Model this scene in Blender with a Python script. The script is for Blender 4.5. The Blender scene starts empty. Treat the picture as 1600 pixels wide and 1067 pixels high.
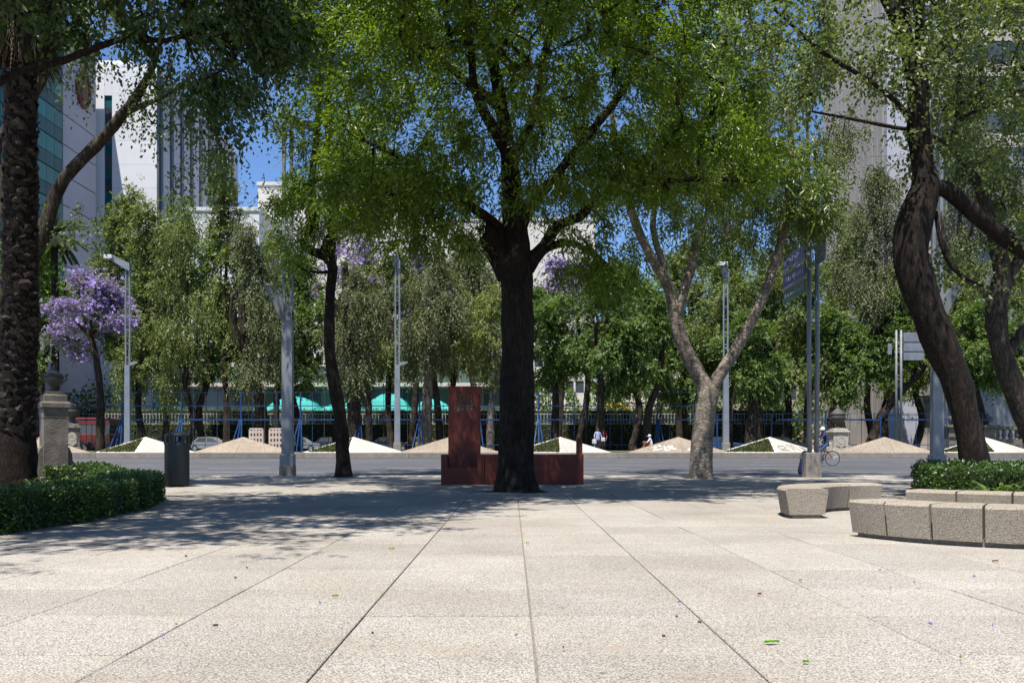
import bpy, math, random
import numpy as np
from mathutils import Vector, Matrix

SC = bpy.context.scene
COL = SC.collection
R = math.radians
rng = np.random.default_rng(7)
random.seed(7)

# ------------------------------------------------------------------ camera, sky, sun, exposure
CAM_H, FOC, HOR = 0.9, 1400.0, 697.0          # eye height (m), focal length and horizon row of the 1600 px photograph
cd = bpy.data.cameras.new('camera')
cam = bpy.data.objects.new('camera', cd); COL.objects.link(cam)
cam.location = (0, 0, CAM_H); cam.rotation_euler = (R(90), 0, 0)
cd.sensor_width = 36; cd.lens = 36 * FOC / 1600; cd.shift_y = (HOR - 533.5) / 1600
cd.clip_start = 0.1; cd.clip_end = 3000
SC.camera = cam

SUN_EL, SUN_AZ = 69.0, 203.0                  # azimuth clockwise from +Y: behind the camera, to the left
sdir = Vector((math.sin(R(SUN_AZ)) * math.cos(R(SUN_EL)), math.cos(R(SUN_AZ)) * math.cos(R(SUN_EL)), math.sin(R(SUN_EL))))
w = bpy.data.worlds.new('World'); SC.world = w; w.use_nodes = True
nt = w.node_tree
sky = nt.nodes.new('ShaderNodeTexSky'); sky.sky_type = 'NISHITA'; sky.sun_disc = False
sky.sun_elevation = R(SUN_EL); sky.sun_rotation = R(SUN_AZ); sky.altitude = 2240; sky.dust_density = 0.0; sky.ozone_density = 8.0; sky.air_density = 1.0
nt.links.new(sky.outputs[0], nt.nodes['Background'].inputs[0]); nt.nodes['Background'].inputs[1].default_value = 0.09
sl = bpy.data.lights.new('sun', 'SUN'); sl.energy = 4.8; sl.angle = R(0.53); sl.color = (1.0, 0.955, 0.88)
so = bpy.data.objects.new('sun', sl); COL.objects.link(so); so.location = (-20, -20, 60)
so.rotation_euler = (-sdir).to_track_quat('-Z', 'Y').to_euler()
SC.view_settings.view_transform = 'Standard'; SC.view_settings.look = 'None'
SC.view_settings.exposure = 1.12; SC.view_settings.gamma = 1.0; SC.view_settings.use_curve_mapping = False
SC.render.engine = 'CYCLES'
SC.cycles.max_bounces = 6; SC.cycles.diffuse_bounces = 3; SC.cycles.glossy_bounces = 2; SC.cycles.transmission_bounces = 4; SC.cycles.transparent_max_bounces = 6
SC.cycles.use_denoising = True

# ------------------------------------------------------------------ helpers
def at(px, py, Y):                            # a sight line of the photograph, at the real distance Y
    return Vector(((px - 800) / FOC * Y, Y, CAM_H - (py - HOR) / FOC * Y))
def gx(px, Y): return (px - 800) / FOC * Y
def gz(py, Y): return CAM_H - (py - HOR) / FOC * Y

def tag(o, label=None, cat=None, group=None, kind=None):
    if label: o['label'] = label
    if cat: o['category'] = cat
    if group: o['group'] = group
    if kind: o['kind'] = kind
    return o
def empty(name, loc, label=None, cat=None, group=None, rz=0):
    o = bpy.data.objects.new(name, None); COL.objects.link(o)
    o.location = loc; o.rotation_euler = (0, 0, rz); o.empty_display_size = 0.2
    return tag(o, label, cat, group)
def link(name, me, parent=None, loc=None):
    o = bpy.data.objects.new(name, me); COL.objects.link(o)
    if parent is not None: o.parent = parent
    if loc is not None: o.location = loc
    return o
def copy_tree(o, parent=None):
    c = o.copy(); COL.objects.link(c)
    if parent is not None: c.parent = parent
    for ch in o.children: copy_tree(ch, c)
    return c

class MB:
    def __init__(s, off=(0, 0, 0)): s.v = []; s.f = []; s.mi = []; s.off = Vector(off); s.m = 0
    def add(s, vs, fs):
        n = len(s.v); s.v += [tuple(Vector(p) - s.off) for p in vs]
        s.f += [tuple(i + n for i in f) for f in fs]; s.mi += [s.m] * len(fs); return s
    def box(s, c, d, rz=0, taper=1.0, ch=0.0):
        x, y, z = d[0] / 2, d[1] / 2, d[2] / 2; M = Matrix.Rotation(rz, 3, 'Z'); c = Vector(c)
        if ch <= 0:
            vs = [(-x, -y, -z), (x, -y, -z), (x, y, -z), (-x, y, -z)] + [(i * taper, j * taper, z) for i, j in ((-x, -y), (x, -y), (x, y), (-x, y))]
            fs = [(3, 2, 1, 0), (4, 5, 6, 7), (0, 1, 5, 4), (1, 2, 6, 5), (2, 3, 7, 6), (3, 0, 4, 7)]
        else:
            b = ch
            r0 = [(-x, -y), (x, -y), (x, y), (-x, y)]; vs = [(i, j, -z) for i, j in r0]
            vs += [(i * taper, j * taper, z - b) for i, j in r0]
            vs += [((abs(i * taper) - b) * (1 if i > 0 else -1), (abs(j * taper) - b) * (1 if j > 0 else -1), z) for i, j in r0]
            fs = [(3, 2, 1, 0), (8, 9, 10, 11)]
            for k in range(4):
                l = (k + 1) % 4; fs += [(k, l, 4 + l, 4 + k), (4 + k, 4 + l, 8 + l, 8 + k)]
        return s.add([c + M @ Vector(p) for p in vs], fs)
    def b2(s, x0, x1, y0, y1, z0, z1, ch=0): return s.box(((x0 + x1) / 2, (y0 + y1) / 2, (z0 + z1) / 2), (x1 - x0, y1 - y0, z1 - z0), 0, 1, ch)
    def prism(s, poly, z0, z1):
        n = len(poly); vs = [(p[0], p[1], z0) for p in poly] + [(p[0], p[1], z1) for p in poly]
        fs = [tuple(range(n - 1, -1, -1)), tuple(range(n, 2 * n))] + [(i, (i + 1) % n, n + (i + 1) % n, n + i) for i in range(n)]
        return s.add(vs, fs)
    def extr(s, poly, a, b, axis='y'):        # polygon in (x,z) swept along y, or in (y,z) swept along x
        n = len(poly)
        if axis == 'y': vs = [(p[0], a, p[1]) for p in poly] + [(p[0], b, p[1]) for p in poly]
        else: vs = [(a, p[0], p[1]) for p in poly] + [(b, p[0], p[1]) for p in poly]
        fs = [tuple(range(n)), tuple(range(2 * n - 1, n - 1, -1))] + [(i, n + i, n + (i + 1) % n, (i + 1) % n) for i in range(n)]
        return s.add(vs, fs)
    def tube(s, pts, rad, n=8, jit=0.0, cap=True):
        pts = [Vector(p) for p in pts]
        if not hasattr(rad, '__len__'): rad = [rad] * len(pts)
        vs = []; fs = []; u = None
        for i, p in enumerate(pts):
            t = (pts[min(i + 1, len(pts) - 1)] - pts[max(i - 1, 0)])
            t = t.normalized() if t.length > 1e-9 else Vector((0, 0, 1))
            if u is None:
                u = t.cross(Vector((0.31, 0.95, 0.1)));
                if u.length < 1e-3: u = t.cross(Vector((1, 0, 0)))
            u = (u - t * u.dot(t)).normalized(); q = t.cross(u)
            for k in range(n):
                a = 2 * math.pi * k / n; r = rad[i] * (1 + (random.uniform(-jit, jit) if jit else 0))
                vs.append(p + (u * math.cos(a) + q * math.sin(a)) * r)
        for i in range(len(pts) - 1):
            for k in range(n):
                l = (k + 1) % n; fs.append((i * n + k, i * n + l, (i + 1) * n + l, (i + 1) * n + k))
        if cap: fs += [tuple(range(n - 1, -1, -1)), tuple((len(pts) - 1) * n + k for k in range(n))]
        return s.add(vs, fs)
    def lathe(s, prof, c, n=20, sx=1, sy=1):
        c = Vector(c); vs = []; fs = []
        for r, z in prof:
            for k in range(n):
                a = 2 * math.pi * k / n; vs.append(c + Vector((r * math.cos(a) * sx, r * math.sin(a) * sy, z)))
        for i in range(len(prof) - 1):
            for k in range(n):
                l = (k + 1) % n; fs.append((i * n + k, i * n + l, (i + 1) * n + l, (i + 1) * n + k))
        fs += [tuple(range(n - 1, -1, -1)), tuple((len(prof) - 1) * n + k for k in range(n))]
        return s.add(vs, fs)
    def mesh(s, name, mats, smooth=False):
        me = bpy.data.meshes.new(name); me.from_pydata(s.v, [], s.f); me.update()
        for m in (mats if isinstance(mats, (list, tuple)) else [mats]): me.materials.append(m)
        if any(s.mi): me.polygons.foreach_set('material_index', s.mi)
        if smooth: me.polygons.foreach_set('use_smooth', [True] * len(s.f))
        return me
    def build(s, name, mats, parent=None, smooth=False):
        return link(name, s.mesh(name, mats, smooth), parent)

# ------------------------------------------------------------------ materials
def newmat(name):
    m = bpy.data.materials.new(name); m.use_nodes = True; n = m.node_tree; return m, n, n.nodes['Principled BSDF']
def nd(n, typ, **kw):
    x = n.nodes.new(typ)
    for k, v in kw.items():
        if k in x.inputs: x.inputs[k].default_value = v
        else: setattr(x, k, v)
    return x
def c4(c): return (c[0], c[1], c[2], 1)
def ramp(n, fac, stops):
    r = n.nodes.new('ShaderNodeValToRGB'); e = r.color_ramp.elements
    while len(e) < len(stops): e.new(0.5)
    for el, (p, c) in zip(e, stops): el.position = p; el.color = c4(c)
    n.links.new(fac, r.inputs[0]); return r.outputs[0]
def mixc(n, fac, a, b, mode='MIX'):
    x = n.nodes.new('ShaderNodeMix'); x.data_type = 'RGBA'; x.blend_type = mode
    for sock, v in ((x.inputs[0], fac), (x.inputs[6], a), (x.inputs[7], b)):
        if hasattr(v, 'is_output'): n.links.new(v, sock)
        elif isinstance(v, (int, float)): sock.default_value = v
        else: sock.default_value = c4(v)
    return x.outputs[2]
def bump(n, b, h, strength, dist):
    x = n.nodes.new('ShaderNodeBump'); x.inputs['Strength'].default_value = strength; x.inputs['Distance'].default_value = dist
    n.links.new(h, x.inputs['Height']); n.links.new(x.outputs[0], b.inputs['Normal'])
def rnd01(n):                                  # one random number per object and per loose piece
    o = n.nodes.new('ShaderNodeObjectInfo'); g = n.nodes.new('ShaderNodeNewGeometry')
    a = n.nodes.new('ShaderNodeMath'); n.links.new(o.outputs['Random'], a.inputs[0]); n.links.new(g.outputs['Random Per Island'], a.inputs[1])
    f = n.nodes.new('ShaderNodeMath'); f.operation = 'FRACT'; n.links.new(a.outputs[0], f.inputs[0]); return f.outputs[0]

def plain(name, c1, c2=None, scale=3.0, rough=0.7, bstr=0.0, bscale=30.0, metal=0.0, spec=0.4, world=False, piece=0.0):
    m, n, b = newmat(name); b.inputs['Roughness'].default_value = rough; b.inputs['Metallic'].default_value = metal
    b.inputs['Specular IOR Level'].default_value = spec
    if c2 is None: c2 = tuple(x * 0.8 for x in c1)
    if world: g = n.nodes.new('ShaderNodeNewGeometry'); co = g.outputs['Position']
    else: t = n.nodes.new('ShaderNodeTexCoord'); co = t.outputs['Object']
    a = nd(n, 'ShaderNodeTexNoise', Scale=scale, Detail=6.0, Roughness=0.65); n.links.new(co, a.inputs['Vector'])
    col = ramp(n, a.outputs[0], [(0.3, c2), (0.7, c1)])
    if piece:
        r = rnd01(n); v = n.nodes.new('ShaderNodeMapRange'); v.inputs[3].default_value = 1 - piece; v.inputs[4].default_value = 1 + piece * 0.4
        n.links.new(r, v.inputs[0]); col = mixc(n, 1.0, col, v.outputs[0], 'MULTIPLY')
    n.links.new(col, b.inputs['Base Color'])
    if bstr:
        k = nd(n, 'ShaderNodeTexNoise', Scale=bscale, Detail=4.0); n.links.new(co, k.inputs['Vector']); bump(n, b, k.outputs[0], bstr, 0.02)
    return m

def aggregate(name, light, dark, scale=75.0, bstr=0.6, stain=(0.25, 0.19, 0.135), piece=0.10, stamt=0.5, worn=False):
    m, n, b = newmat(name); b.inputs['Roughness'].default_value = 0.85; b.inputs['Specular IOR Level'].default_value = 0.25
    g = n.nodes.new('ShaderNodeNewGeometry'); co = g.outputs['Position']
    v = nd(n, 'ShaderNodeTexVoronoi', Scale=scale); n.links.new(co, v.inputs['Vector'])
    sep = n.nodes.new('ShaderNodeSeparateColor'); n.links.new(v.outputs['Color'], sep.inputs[0])
    cellc = ramp(n, sep.outputs[0], [(0.0, tuple(x * 0.66 for x in light)), (0.35, tuple(x * 0.9 for x in light)), (1.0, tuple(min(1, x * 1.14) for x in light))])
    gap = ramp(n, v.outputs['Distance'], [(0.42, (0, 0, 0)), (0.72, (1, 1, 1))])
    col = mixc(n, gap, cellc, dark)
    big = nd(n, 'ShaderNodeTexNoise', Scale=0.55, Detail=5.0, Roughness=0.6); n.links.new(co, big.inputs['Vector'])
    tone = ramp(n, big.outputs[0], [(0.3, (0.80, 0.76, 0.70)), (0.62, (1.04, 1.03, 1.0))])
    col = mixc(n, 1.0, col, tone, 'MULTIPLY')
    st = nd(n, 'ShaderNodeTexNoise', Scale=1.7, Detail=8.0, Roughness=0.72); n.links.new(co, st.inputs['Vector'])
    sf = ramp(n, st.outputs[0], [(0.60, (0, 0, 0)), (0.80, (stamt, stamt, stamt))])
    col = mixc(n, sf, col, stain)
    if worn:
        mp = n.nodes.new('ShaderNodeMapping'); mp.inputs['Scale'].default_value = (0.5, 2.6, 1); n.links.new(co, mp.inputs['Vector'])
        sk = nd(n, 'ShaderNodeTexNoise', Scale=1.5, Detail=9.0, Roughness=0.7, Distortion=0.4); n.links.new(mp.outputs[0], sk.inputs['Vector'])
        col = mixc(n, ramp(n, sk.outputs[0], [(0.52, (0, 0, 0)), (0.74, (0.62, 0.62, 0.62))]), col, (0.27, 0.212, 0.16))
        gv = nd(n, 'ShaderNodeTexVoronoi', Scale=3.1); n.links.new(co, gv.inputs['Vector'])
        col = mixc(n, ramp(n, gv.outputs['Distance'], [(0.035, (0.75, 0.75, 0.75)), (0.06, (0, 0, 0))]), col, (0.10, 0.085, 0.07))
    r = rnd01(n); mr = n.nodes.new('ShaderNodeMapRange'); mr.inputs[3].default_value = 1 - piece; mr.inputs[4].default_value = 1.04
    n.links.new(r, mr.inputs[0]); col = mixc(n, 1.0, col, mr.outputs[0], 'MULTIPLY')
    n.links.new(col, b.inputs['Base Color'])
    inv = n.nodes.new('ShaderNodeMath'); inv.operation = 'SUBTRACT'; inv.inputs[0].default_value = 1; n.links.new(v.outputs['Distance'], inv.inputs[1])
    bump(n, b, inv.outputs[0], bstr, 0.012)
    return m

def leafmat(name, cols, trans=0.3, rough=0.45, spec=0.5):
    m, n, b = newmat(name); b.inputs['Roughness'].default_value = rough; b.inputs['Specular IOR Level'].default_value = spec
    g = n.nodes.new('ShaderNodeNewGeometry')
    k = len(cols); col = ramp(n, g.outputs['Random Per Island'], [(i / max(1, k - 1), c) for i, c in enumerate(cols)])
    n.links.new(col, b.inputs['Base Color'])
    t = n.nodes.new('ShaderNodeBsdfTranslucent')
    tc = mixc(n, 1.0, col, (1.4, 1.5, 0.4), 'MULTIPLY'); n.links.new(tc, t.inputs[0])
    mx = n.nodes.new('ShaderNodeMixShader'); mx.inputs[0].default_value = trans
    n.links.new(b.outputs[0], mx.inputs[1]); n.links.new(t.outputs[0], mx.inputs[2]); n.links.new(mx.outputs[0], n.nodes['Material Output'].inputs[0])
    return m

def bark(name, c1, c2, sc=7.0, str_=0.9, ring=False):
    m, n, b = newmat(name); b.inputs['Roughness'].default_value = 0.9; b.inputs['Specular IOR Level'].default_value = 0.15
    g = n.nodes.new('ShaderNodeNewGeometry'); mp = n.nodes.new('ShaderNodeMapping')
    mp.inputs['Scale'].default_value = (1, 1, 2.2 if ring else 0.22); n.links.new(g.outputs['Position'], mp.inputs['Vector'])
    a = nd(n, 'ShaderNodeTexNoise', Scale=sc * 1.6, Detail=9.0, Roughness=0.62, Distortion=0.35); n.links.new(mp.outputs[0], a.inputs['Vector'])
    f = n.nodes.new('ShaderNodeMath'); f.operation = 'SUBTRACT'; n.links.new(a.outputs[0], f.inputs[0]); f.inputs[1].default_value = 0.5
    ab = n.nodes.new('ShaderNodeMath'); ab.operation = 'ABSOLUTE'; n.links.new(f.outputs[0], ab.inputs[0])
    col = ramp(n, ab.outputs[0], [(0.0, c2), (0.05, tuple((x + y) / 2 for x, y in zip(c1, c2))), (0.16, c1)])
    big = nd(n, 'ShaderNodeTexNoise', Scale=2.3, Detail=5.0, Roughness=0.6); n.links.new(g.outputs['Position'], big.inputs['Vector'])
    col = mixc(n, 1.0, col, ramp(n, big.outputs[0], [(0.35, (0.62, 0.60, 0.58)), (0.65, (1.2, 1.18, 1.15))]), 'MULTIPLY')
    n.links.new(col, b.inputs['Base Color']); bump(n, b, ab.outputs[0], str_, 0.10)
    return m

def glass(name, c, rough=0.08, c2=None, spec=0.6):
    m, n, b = newmat(name); b.inputs['Roughness'].default_value = rough; b.inputs['Specular IOR Level'].default_value = spec
    r = rnd01(n); col = ramp(n, r, [(0, c2 or tuple(x * 0.55 for x in c)), (1, c)]); n.links.new(col, b.inputs['Base Color']); return m

M = {}
M['slab'] = aggregate('paving_aggregate', (0.405, 0.382, 0.352), (0.175, 0.160, 0.142), 115, 0.55, stamt=0.5, piece=0.13, worn=True)
M['bench'] = aggregate('bench_aggregate', (0.43, 0.38, 0.315), (0.21, 0.18, 0.145), 125, 0.8, piece=0.16, stamt=0.6)
M['beige'] = aggregate('pyramid_aggregate', (0.325, 0.275, 0.22), (0.15, 0.12, 0.095), 26, 0.8, piece=0.1)
M['kerb'] = plain('kerb_concrete', (0.235, 0.21, 0.178), (0.155, 0.135, 0.118), 2.2, 0.85, 0.4, 60, piece=0.2, world=True)
M['white_slab'] = plain('white_terrazzo', (0.54, 0.525, 0.49), (0.43, 0.415, 0.385), 2.0, 0.75, 0.2, 40, world=True)
M['white_face'] = aggregate('white_terrazzo_face', (0.44, 0.425, 0.395), (0.30, 0.285, 0.26), 30, 0.4, stamt=0.25, piece=0.05)
M['joint'] = plain('joint_grit', (0.215, 0.19, 0.155), (0.115, 0.10, 0.078), 14, 0.95, 0.5, 90, world=True)
M['asphalt'] = plain('asphalt', (0.078, 0.079, 0.087), (0.057, 0.058, 0.064), 0.7, 0.8, 0.5, 120, world=True, spec=0.35)
def _tracks():
    n = M['asphalt'].node_tree; b = n.nodes['Principled BSDF']; src = b.inputs['Base Color'].links[0].from_socket
    g = n.nodes.new('ShaderNodeNewGeometry'); mp = n.nodes.new('ShaderNodeMapping'); mp.inputs['Scale'].default_value = (0.03, 1.0, 1.0); n.links.new(g.outputs['Position'], mp.inputs['Vector'])
    a = nd(n, 'ShaderNodeTexNoise', Scale=0.8, Detail=5.0, Roughness=0.6); n.links.new(mp.outputs[0], a.inputs['Vector'])
    n.links.new(mixc(n, 1.0, src, ramp(n, a.outputs[0], [(0.35, (0.72, 0.72, 0.73)), (0.65, (1.22, 1.21, 1.2))]), 'MULTIPLY'), b.inputs['Base Color'])
_tracks()
M['paint'] = plain('road_paint', (0.55, 0.55, 0.54), (0.16, 0.16, 0.17), 5, 0.7, world=True)
M['soil'] = plain('soil', (0.11, 0.085, 0.055), (0.05, 0.045, 0.025), 5, 0.95, 0.6, 30, world=True)
M['lawn'] = plain('lawn_ground', (0.10, 0.13, 0.035), (0.09, 0.075, 0.045), 0.9, 0.95, 0.7, 25, world=True)
M['stone'] = plain('old_stone', (0.17, 0.15, 0.125), (0.075, 0.065, 0.055), 4, 0.9, 0.5, 25, world=True)
M['stone_dark'] = plain('dark_stone', (0.075, 0.068, 0.06), (0.03, 0.028, 0.026), 8, 0.7, 0.4, 30)
M['stone_pale'] = plain('pale_stone', (0.40, 0.36, 0.31), (0.24, 0.21, 0.18), 5, 0.85, 0.4, 25)
M['corten'] = plain('red_rusted_steel', (0.155, 0.024, 0.011), (0.070, 0.012, 0.006), 3.4, 0.6, 0.25, 40, spec=0.4, world=True)
M['bin'] = plain('dark_green_paint', (0.004, 0.007, 0.006), (0.003, 0.005, 0.004), 4, 0.4)
M['bin_in'] = plain('bin_liner_plastic', (0.35, 0.38, 0.40), (0.20, 0.22, 0.24), 9, 0.4)
M['steel'] = plain('grey_painted_steel', (0.22, 0.24, 0.265), (0.15, 0.165, 0.185), 1.3, 0.45, 0.05, 30, metal=0.25, world=True)
M['steel_dk'] = plain('weathered_grey_steel', (0.16, 0.172, 0.185), (0.10, 0.108, 0.118), 2.0, 0.5, 0.05, 30, metal=0.2, world=True)
M['lamp_glass'] = plain('lamp_diffuser', (0.50, 0.51, 0.52), (0.42, 0.43, 0.44), 3, 0.3)
M['conc'] = plain('rough_concrete', (0.24, 0.215, 0.185), (0.15, 0.135, 0.12), 5, 0.9, 0.4, 50, world=True)
M['sign_blue'] = plain('faded_blue_sign', (0.030, 0.042, 0.20), (0.018, 0.026, 0.12), 2.5, 0.4, world=True)
M['sign_green'] = plain('faded_green_sign', (0.03, 0.13, 0.105), (0.02, 0.075, 0.065), 2.5, 0.4, world=True)
M['sign_grey'] = plain('sign_back_grey', (0.17, 0.185, 0.21), (0.11, 0.12, 0.14), 2, 0.5, world=True)
M['sign_text'] = plain('sign_lettering', (0.30, 0.31, 0.40), (0.16, 0.17, 0.24), 6, 0.5, world=True)
M['blue'] = plain('blue_fence_paint', (0.008, 0.05, 0.17), (0.004, 0.018, 0.06), 1.5, 0.45, world=True)
M['iron'] = plain('dark_iron', (0.045, 0.048, 0.055), (0.02, 0.022, 0.026), 4, 0.5)
M['rail_grey'] = plain('grey_railing_paint', (0.36, 0.37, 0.38), (0.22, 0.23, 0.24), 3, 0.5)
M['teal'] = plain('teal_awning_cloth', (0.010, 0.30, 0.27), (0.008, 0.21, 0.20), 0.6, 0.7, world=True)
M['tealdk'] = plain('teal_awning_valance', (0.008, 0.23, 0.215), (0.006, 0.17, 0.16), 0.6, 0.7, world=True)
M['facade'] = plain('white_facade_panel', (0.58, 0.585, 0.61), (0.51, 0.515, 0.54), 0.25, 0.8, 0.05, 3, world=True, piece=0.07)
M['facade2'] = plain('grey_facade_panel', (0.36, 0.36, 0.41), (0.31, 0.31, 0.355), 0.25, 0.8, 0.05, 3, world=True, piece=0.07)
M['cream'] = plain('cream_facade', (0.60, 0.56, 0.50), (0.50, 0.465, 0.41), 0.3, 0.8, world=True, piece=0.05)
M['tan_wall'] = plain('grooved_concrete', (0.36, 0.33, 0.30), (0.29, 0.265, 0.24), 0.4, 0.85, 0.2, 6, world=True, piece=0.08)
M['tglass'] = glass('teal_window_glass', (0.015, 0.17, 0.185), 0.35, (0.008, 0.11, 0.12), spec=0.2)
M['tspan'] = glass('dark_teal_spandrel', (0.006, 0.085, 0.095), 0.4, (0.004, 0.055, 0.065), spec=0.2)
M['dglass'] = glass('dark_window_glass', (0.05, 0.065, 0.08), 0.1, (0.02, 0.028, 0.035))
M['fin_dk'] = glass('dark_teal_strip', (0.02, 0.07, 0.085), 0.2, (0.012, 0.05, 0.06))
M['sglass'] = glass('pale_green_shop_glass', (0.10, 0.15, 0.12), 0.15, (0.04, 0.06, 0.05))
M['emblem'] = plain('red_emblem', (0.16, 0.028, 0.034), (0.07, 0.016, 0.022), 2, 0.6)
M['emblem_g'] = plain('green_emblem', (0.16, 0.19, 0.09), (0.08, 0.09, 0.05), 1.5, 0.6)
M['skin'] = plain('skin', (0.34, 0.18, 0.11), (0.28, 0.14, 0.085), 6, 0.55)
M['hair'] = plain('dark_hair', (0.025, 0.016, 0.011), (0.012, 0.008, 0.006), 20, 0.5)
def cloth(n, c): M[n] = plain(n, c, tuple(x * 0.6 for x in c), 9, 0.9)
cloth('navy_cloth', (0.022, 0.028, 0.085)); cloth('jean_cloth', (0.04, 0.07, 0.17)); cloth('purple_cloth', (0.26, 0.15, 0.34)); cloth('black_cloth', (0.018, 0.019, 0.028))
cloth('white_cloth', (0.62, 0.63, 0.68)); cloth('maroon_cloth', (0.24, 0.03, 0.05)); cloth('orange_cloth', (0.42, 0.10, 0.04)); cloth('pale_blue_cloth', (0.33, 0.38, 0.60))
M['tyre'] = plain('rubber', (0.02, 0.02, 0.02), (0.012, 0.012, 0.012), 10, 0.8)
M['chrome'] = plain('spoke_metal', (0.5, 0.5, 0.5), (0.4, 0.4, 0.4), 5, 0.35, metal=0.8)
M['bike_red'] = plain('bicycle_frame_paint', (0.20, 0.02, 0.035), (0.12, 0.015, 0.02), 5, 0.3)
for nme, c in (('car_white', (0.22, 0.225, 0.23)), ('car_black', (0.015, 0.015, 0.018)), ('car_silver', (0.2, 0.21, 0.225)), ('car_blue', (0.03, 0.07, 0.2)), ('bus_red', (0.15, 0.014, 0.010)), ('yellow', (0.65, 0.36, 0.03)), ('car_taxi', (0.30, 0.20, 0.03))):
    M[nme] = plain(nme + '_paint', c, tuple(x * 0.85 for x in c), 2, 0.25, spec=0.6)
M['barrier'] = plain('pale_pink_concrete', (0.48, 0.38, 0.33), (0.35, 0.28, 0.24), 3, 0.85, 0.3, 30)
M['hole'] = plain('barrier_recess', (0.05, 0.045, 0.04), (0.03, 0.03, 0.025), 3, 0.9)

M['bark_dark'] = bark('dark_ridged_bark', (0.033, 0.025, 0.019), (0.009, 0.007, 0.006), 8)
M['bark_grey'] = bark('grey_ringed_bark', (0.33, 0.285, 0.24), (0.075, 0.06, 0.048), 4, 0.5, ring=True)
M['bark_mid'] = bark('brown_grey_bark', (0.085, 0.071, 0.059), (0.025, 0.02, 0.016), 6, 0.8)
M['bark_far'] = bark('far_bark', (0.06, 0.046, 0.036), (0.016, 0.012, 0.009), 3)
M['bark_pale'] = bark('pale_far_bark', (0.22, 0.19, 0.155), (0.07, 0.057, 0.045), 2.5)
M['palm'] = bark('palm_fibre', (0.028, 0.02, 0.015), (0.008, 0.006, 0.005), 12)
M['palm_boot'] = plain('palm_leaf_base', (0.075, 0.056, 0.042), (0.012, 0.009, 0.007), 14, 0.95, 0.6, 40, piece=0.75)
M['palm_dead'] = leafmat('dead_frond', [(0.05, 0.034, 0.018), (0.095, 0.066, 0.034), (0.03, 0.021, 0.012)], 0.1, 0.7, 0.2)
M['lf_ash'] = leafmat('ash_leaf', [(0.050, 0.088, 0.009), (0.092, 0.148, 0.014), (0.142, 0.20, 0.022), (0.072, 0.118, 0.013), (0.17, 0.23, 0.032)], 0.52, 0.38)
M['lf_ash2'] = leafmat('pale_ash_leaf', [(0.065, 0.10, 0.016), (0.105, 0.15, 0.026), (0.135, 0.185, 0.040), (0.15, 0.19, 0.06)], 0.46, 0.38, 0.6)
M['lf_maple'] = leafmat('broad_dark_leaf', [(0.018, 0.040, 0.006), (0.032, 0.064, 0.010), (0.045, 0.080, 0.012)], 0.28, 0.45)
M['lf_pop'] = leafmat('grey_green_leaf', [(0.058, 0.086, 0.024), (0.10, 0.132, 0.042), (0.135, 0.165, 0.066), (0.078, 0.108, 0.030)], 0.36, 0.45, 0.3)
M['lf_weep'] = leafmat('olive_far_leaf', [(0.070, 0.095, 0.028), (0.125, 0.158, 0.048), (0.17, 0.205, 0.072), (0.092, 0.122, 0.035)], 0.34, 0.5, 0.25)
M['lf_weep2'] = leafmat('grey_far_leaf', [(0.068, 0.078, 0.036), (0.115, 0.128, 0.062), (0.155, 0.168, 0.086), (0.05, 0.064, 0.026)], 0.32, 0.5, 0.25)
M['lf_broad'] = leafmat('green_far_leaf', [(0.050, 0.085, 0.020), (0.092, 0.145, 0.036), (0.135, 0.19, 0.060), (0.07, 0.112, 0.026)], 0.36, 0.5, 0.3)
M['lf_yel'] = leafmat('yellow_green_leaf', [(0.10, 0.13, 0.03), (0.16, 0.19, 0.05), (0.20, 0.22, 0.08)], 0.35, 0.5)
M['lf_bright'] = leafmat('bright_leaf', [(0.09, 0.17, 0.012), (0.14, 0.24, 0.02), (0.17, 0.27, 0.03)], 0.4, 0.5)
M['lf_jac'] = leafmat('jacaranda_leaf', [(0.07, 0.10, 0.03), (0.11, 0.14, 0.06), (0.09, 0.09, 0.07)], 0.3, 0.5)
M['fl_jac'] = leafmat('jacaranda_blossom', [(0.22, 0.155, 0.46), (0.29, 0.21, 0.56), (0.36, 0.28, 0.64), (0.25, 0.18, 0.50)], 0.3, 0.6, 0.3)
M['lf_hedge'] = leafmat('hedge_leaf', [(0.022, 0.05, 0.010), (0.045, 0.09, 0.014), (0.075, 0.13, 0.02), (0.032, 0.065, 0.012)], 0.25, 0.4)
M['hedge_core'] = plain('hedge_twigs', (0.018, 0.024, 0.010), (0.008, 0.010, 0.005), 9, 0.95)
M['lf_strap'] = leafmat('strap_leaf', [(0.07, 0.13, 0.03), (0.12, 0.19, 0.06), (0.09, 0.15, 0.04)], 0.3, 0.4)
M['lf_cover'] = leafmat('ground_cover_leaf', [(0.07, 0.09, 0.03), (0.11, 0.13, 0.045), (0.14, 0.12, 0.06), (0.05, 0.08, 0.02)], 0.2, 0.5)
M['lf_palm'] = leafmat('palm_leaf', [(0.035, 0.055, 0.022), (0.06, 0.085, 0.04), (0.085, 0.10, 0.05)], 0.2, 0.4, 0.6)
M['lf_fall_g'] = leafmat('fallen_green', [(0.16, 0.34, 0.02), (0.18, 0.36, 0.03)], 0.2, 0.5)
M['lf_fall_y'] = leafmat('fallen_yellow', [(0.36, 0.30, 0.03), (0.38, 0.32, 0.04)], 0.2, 0.5)
M['lf_fall_b'] = leafmat('fallen_brown', [(0.16, 0.08, 0.035), (0.18, 0.09, 0.04)], 0.1, 0.7)

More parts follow.
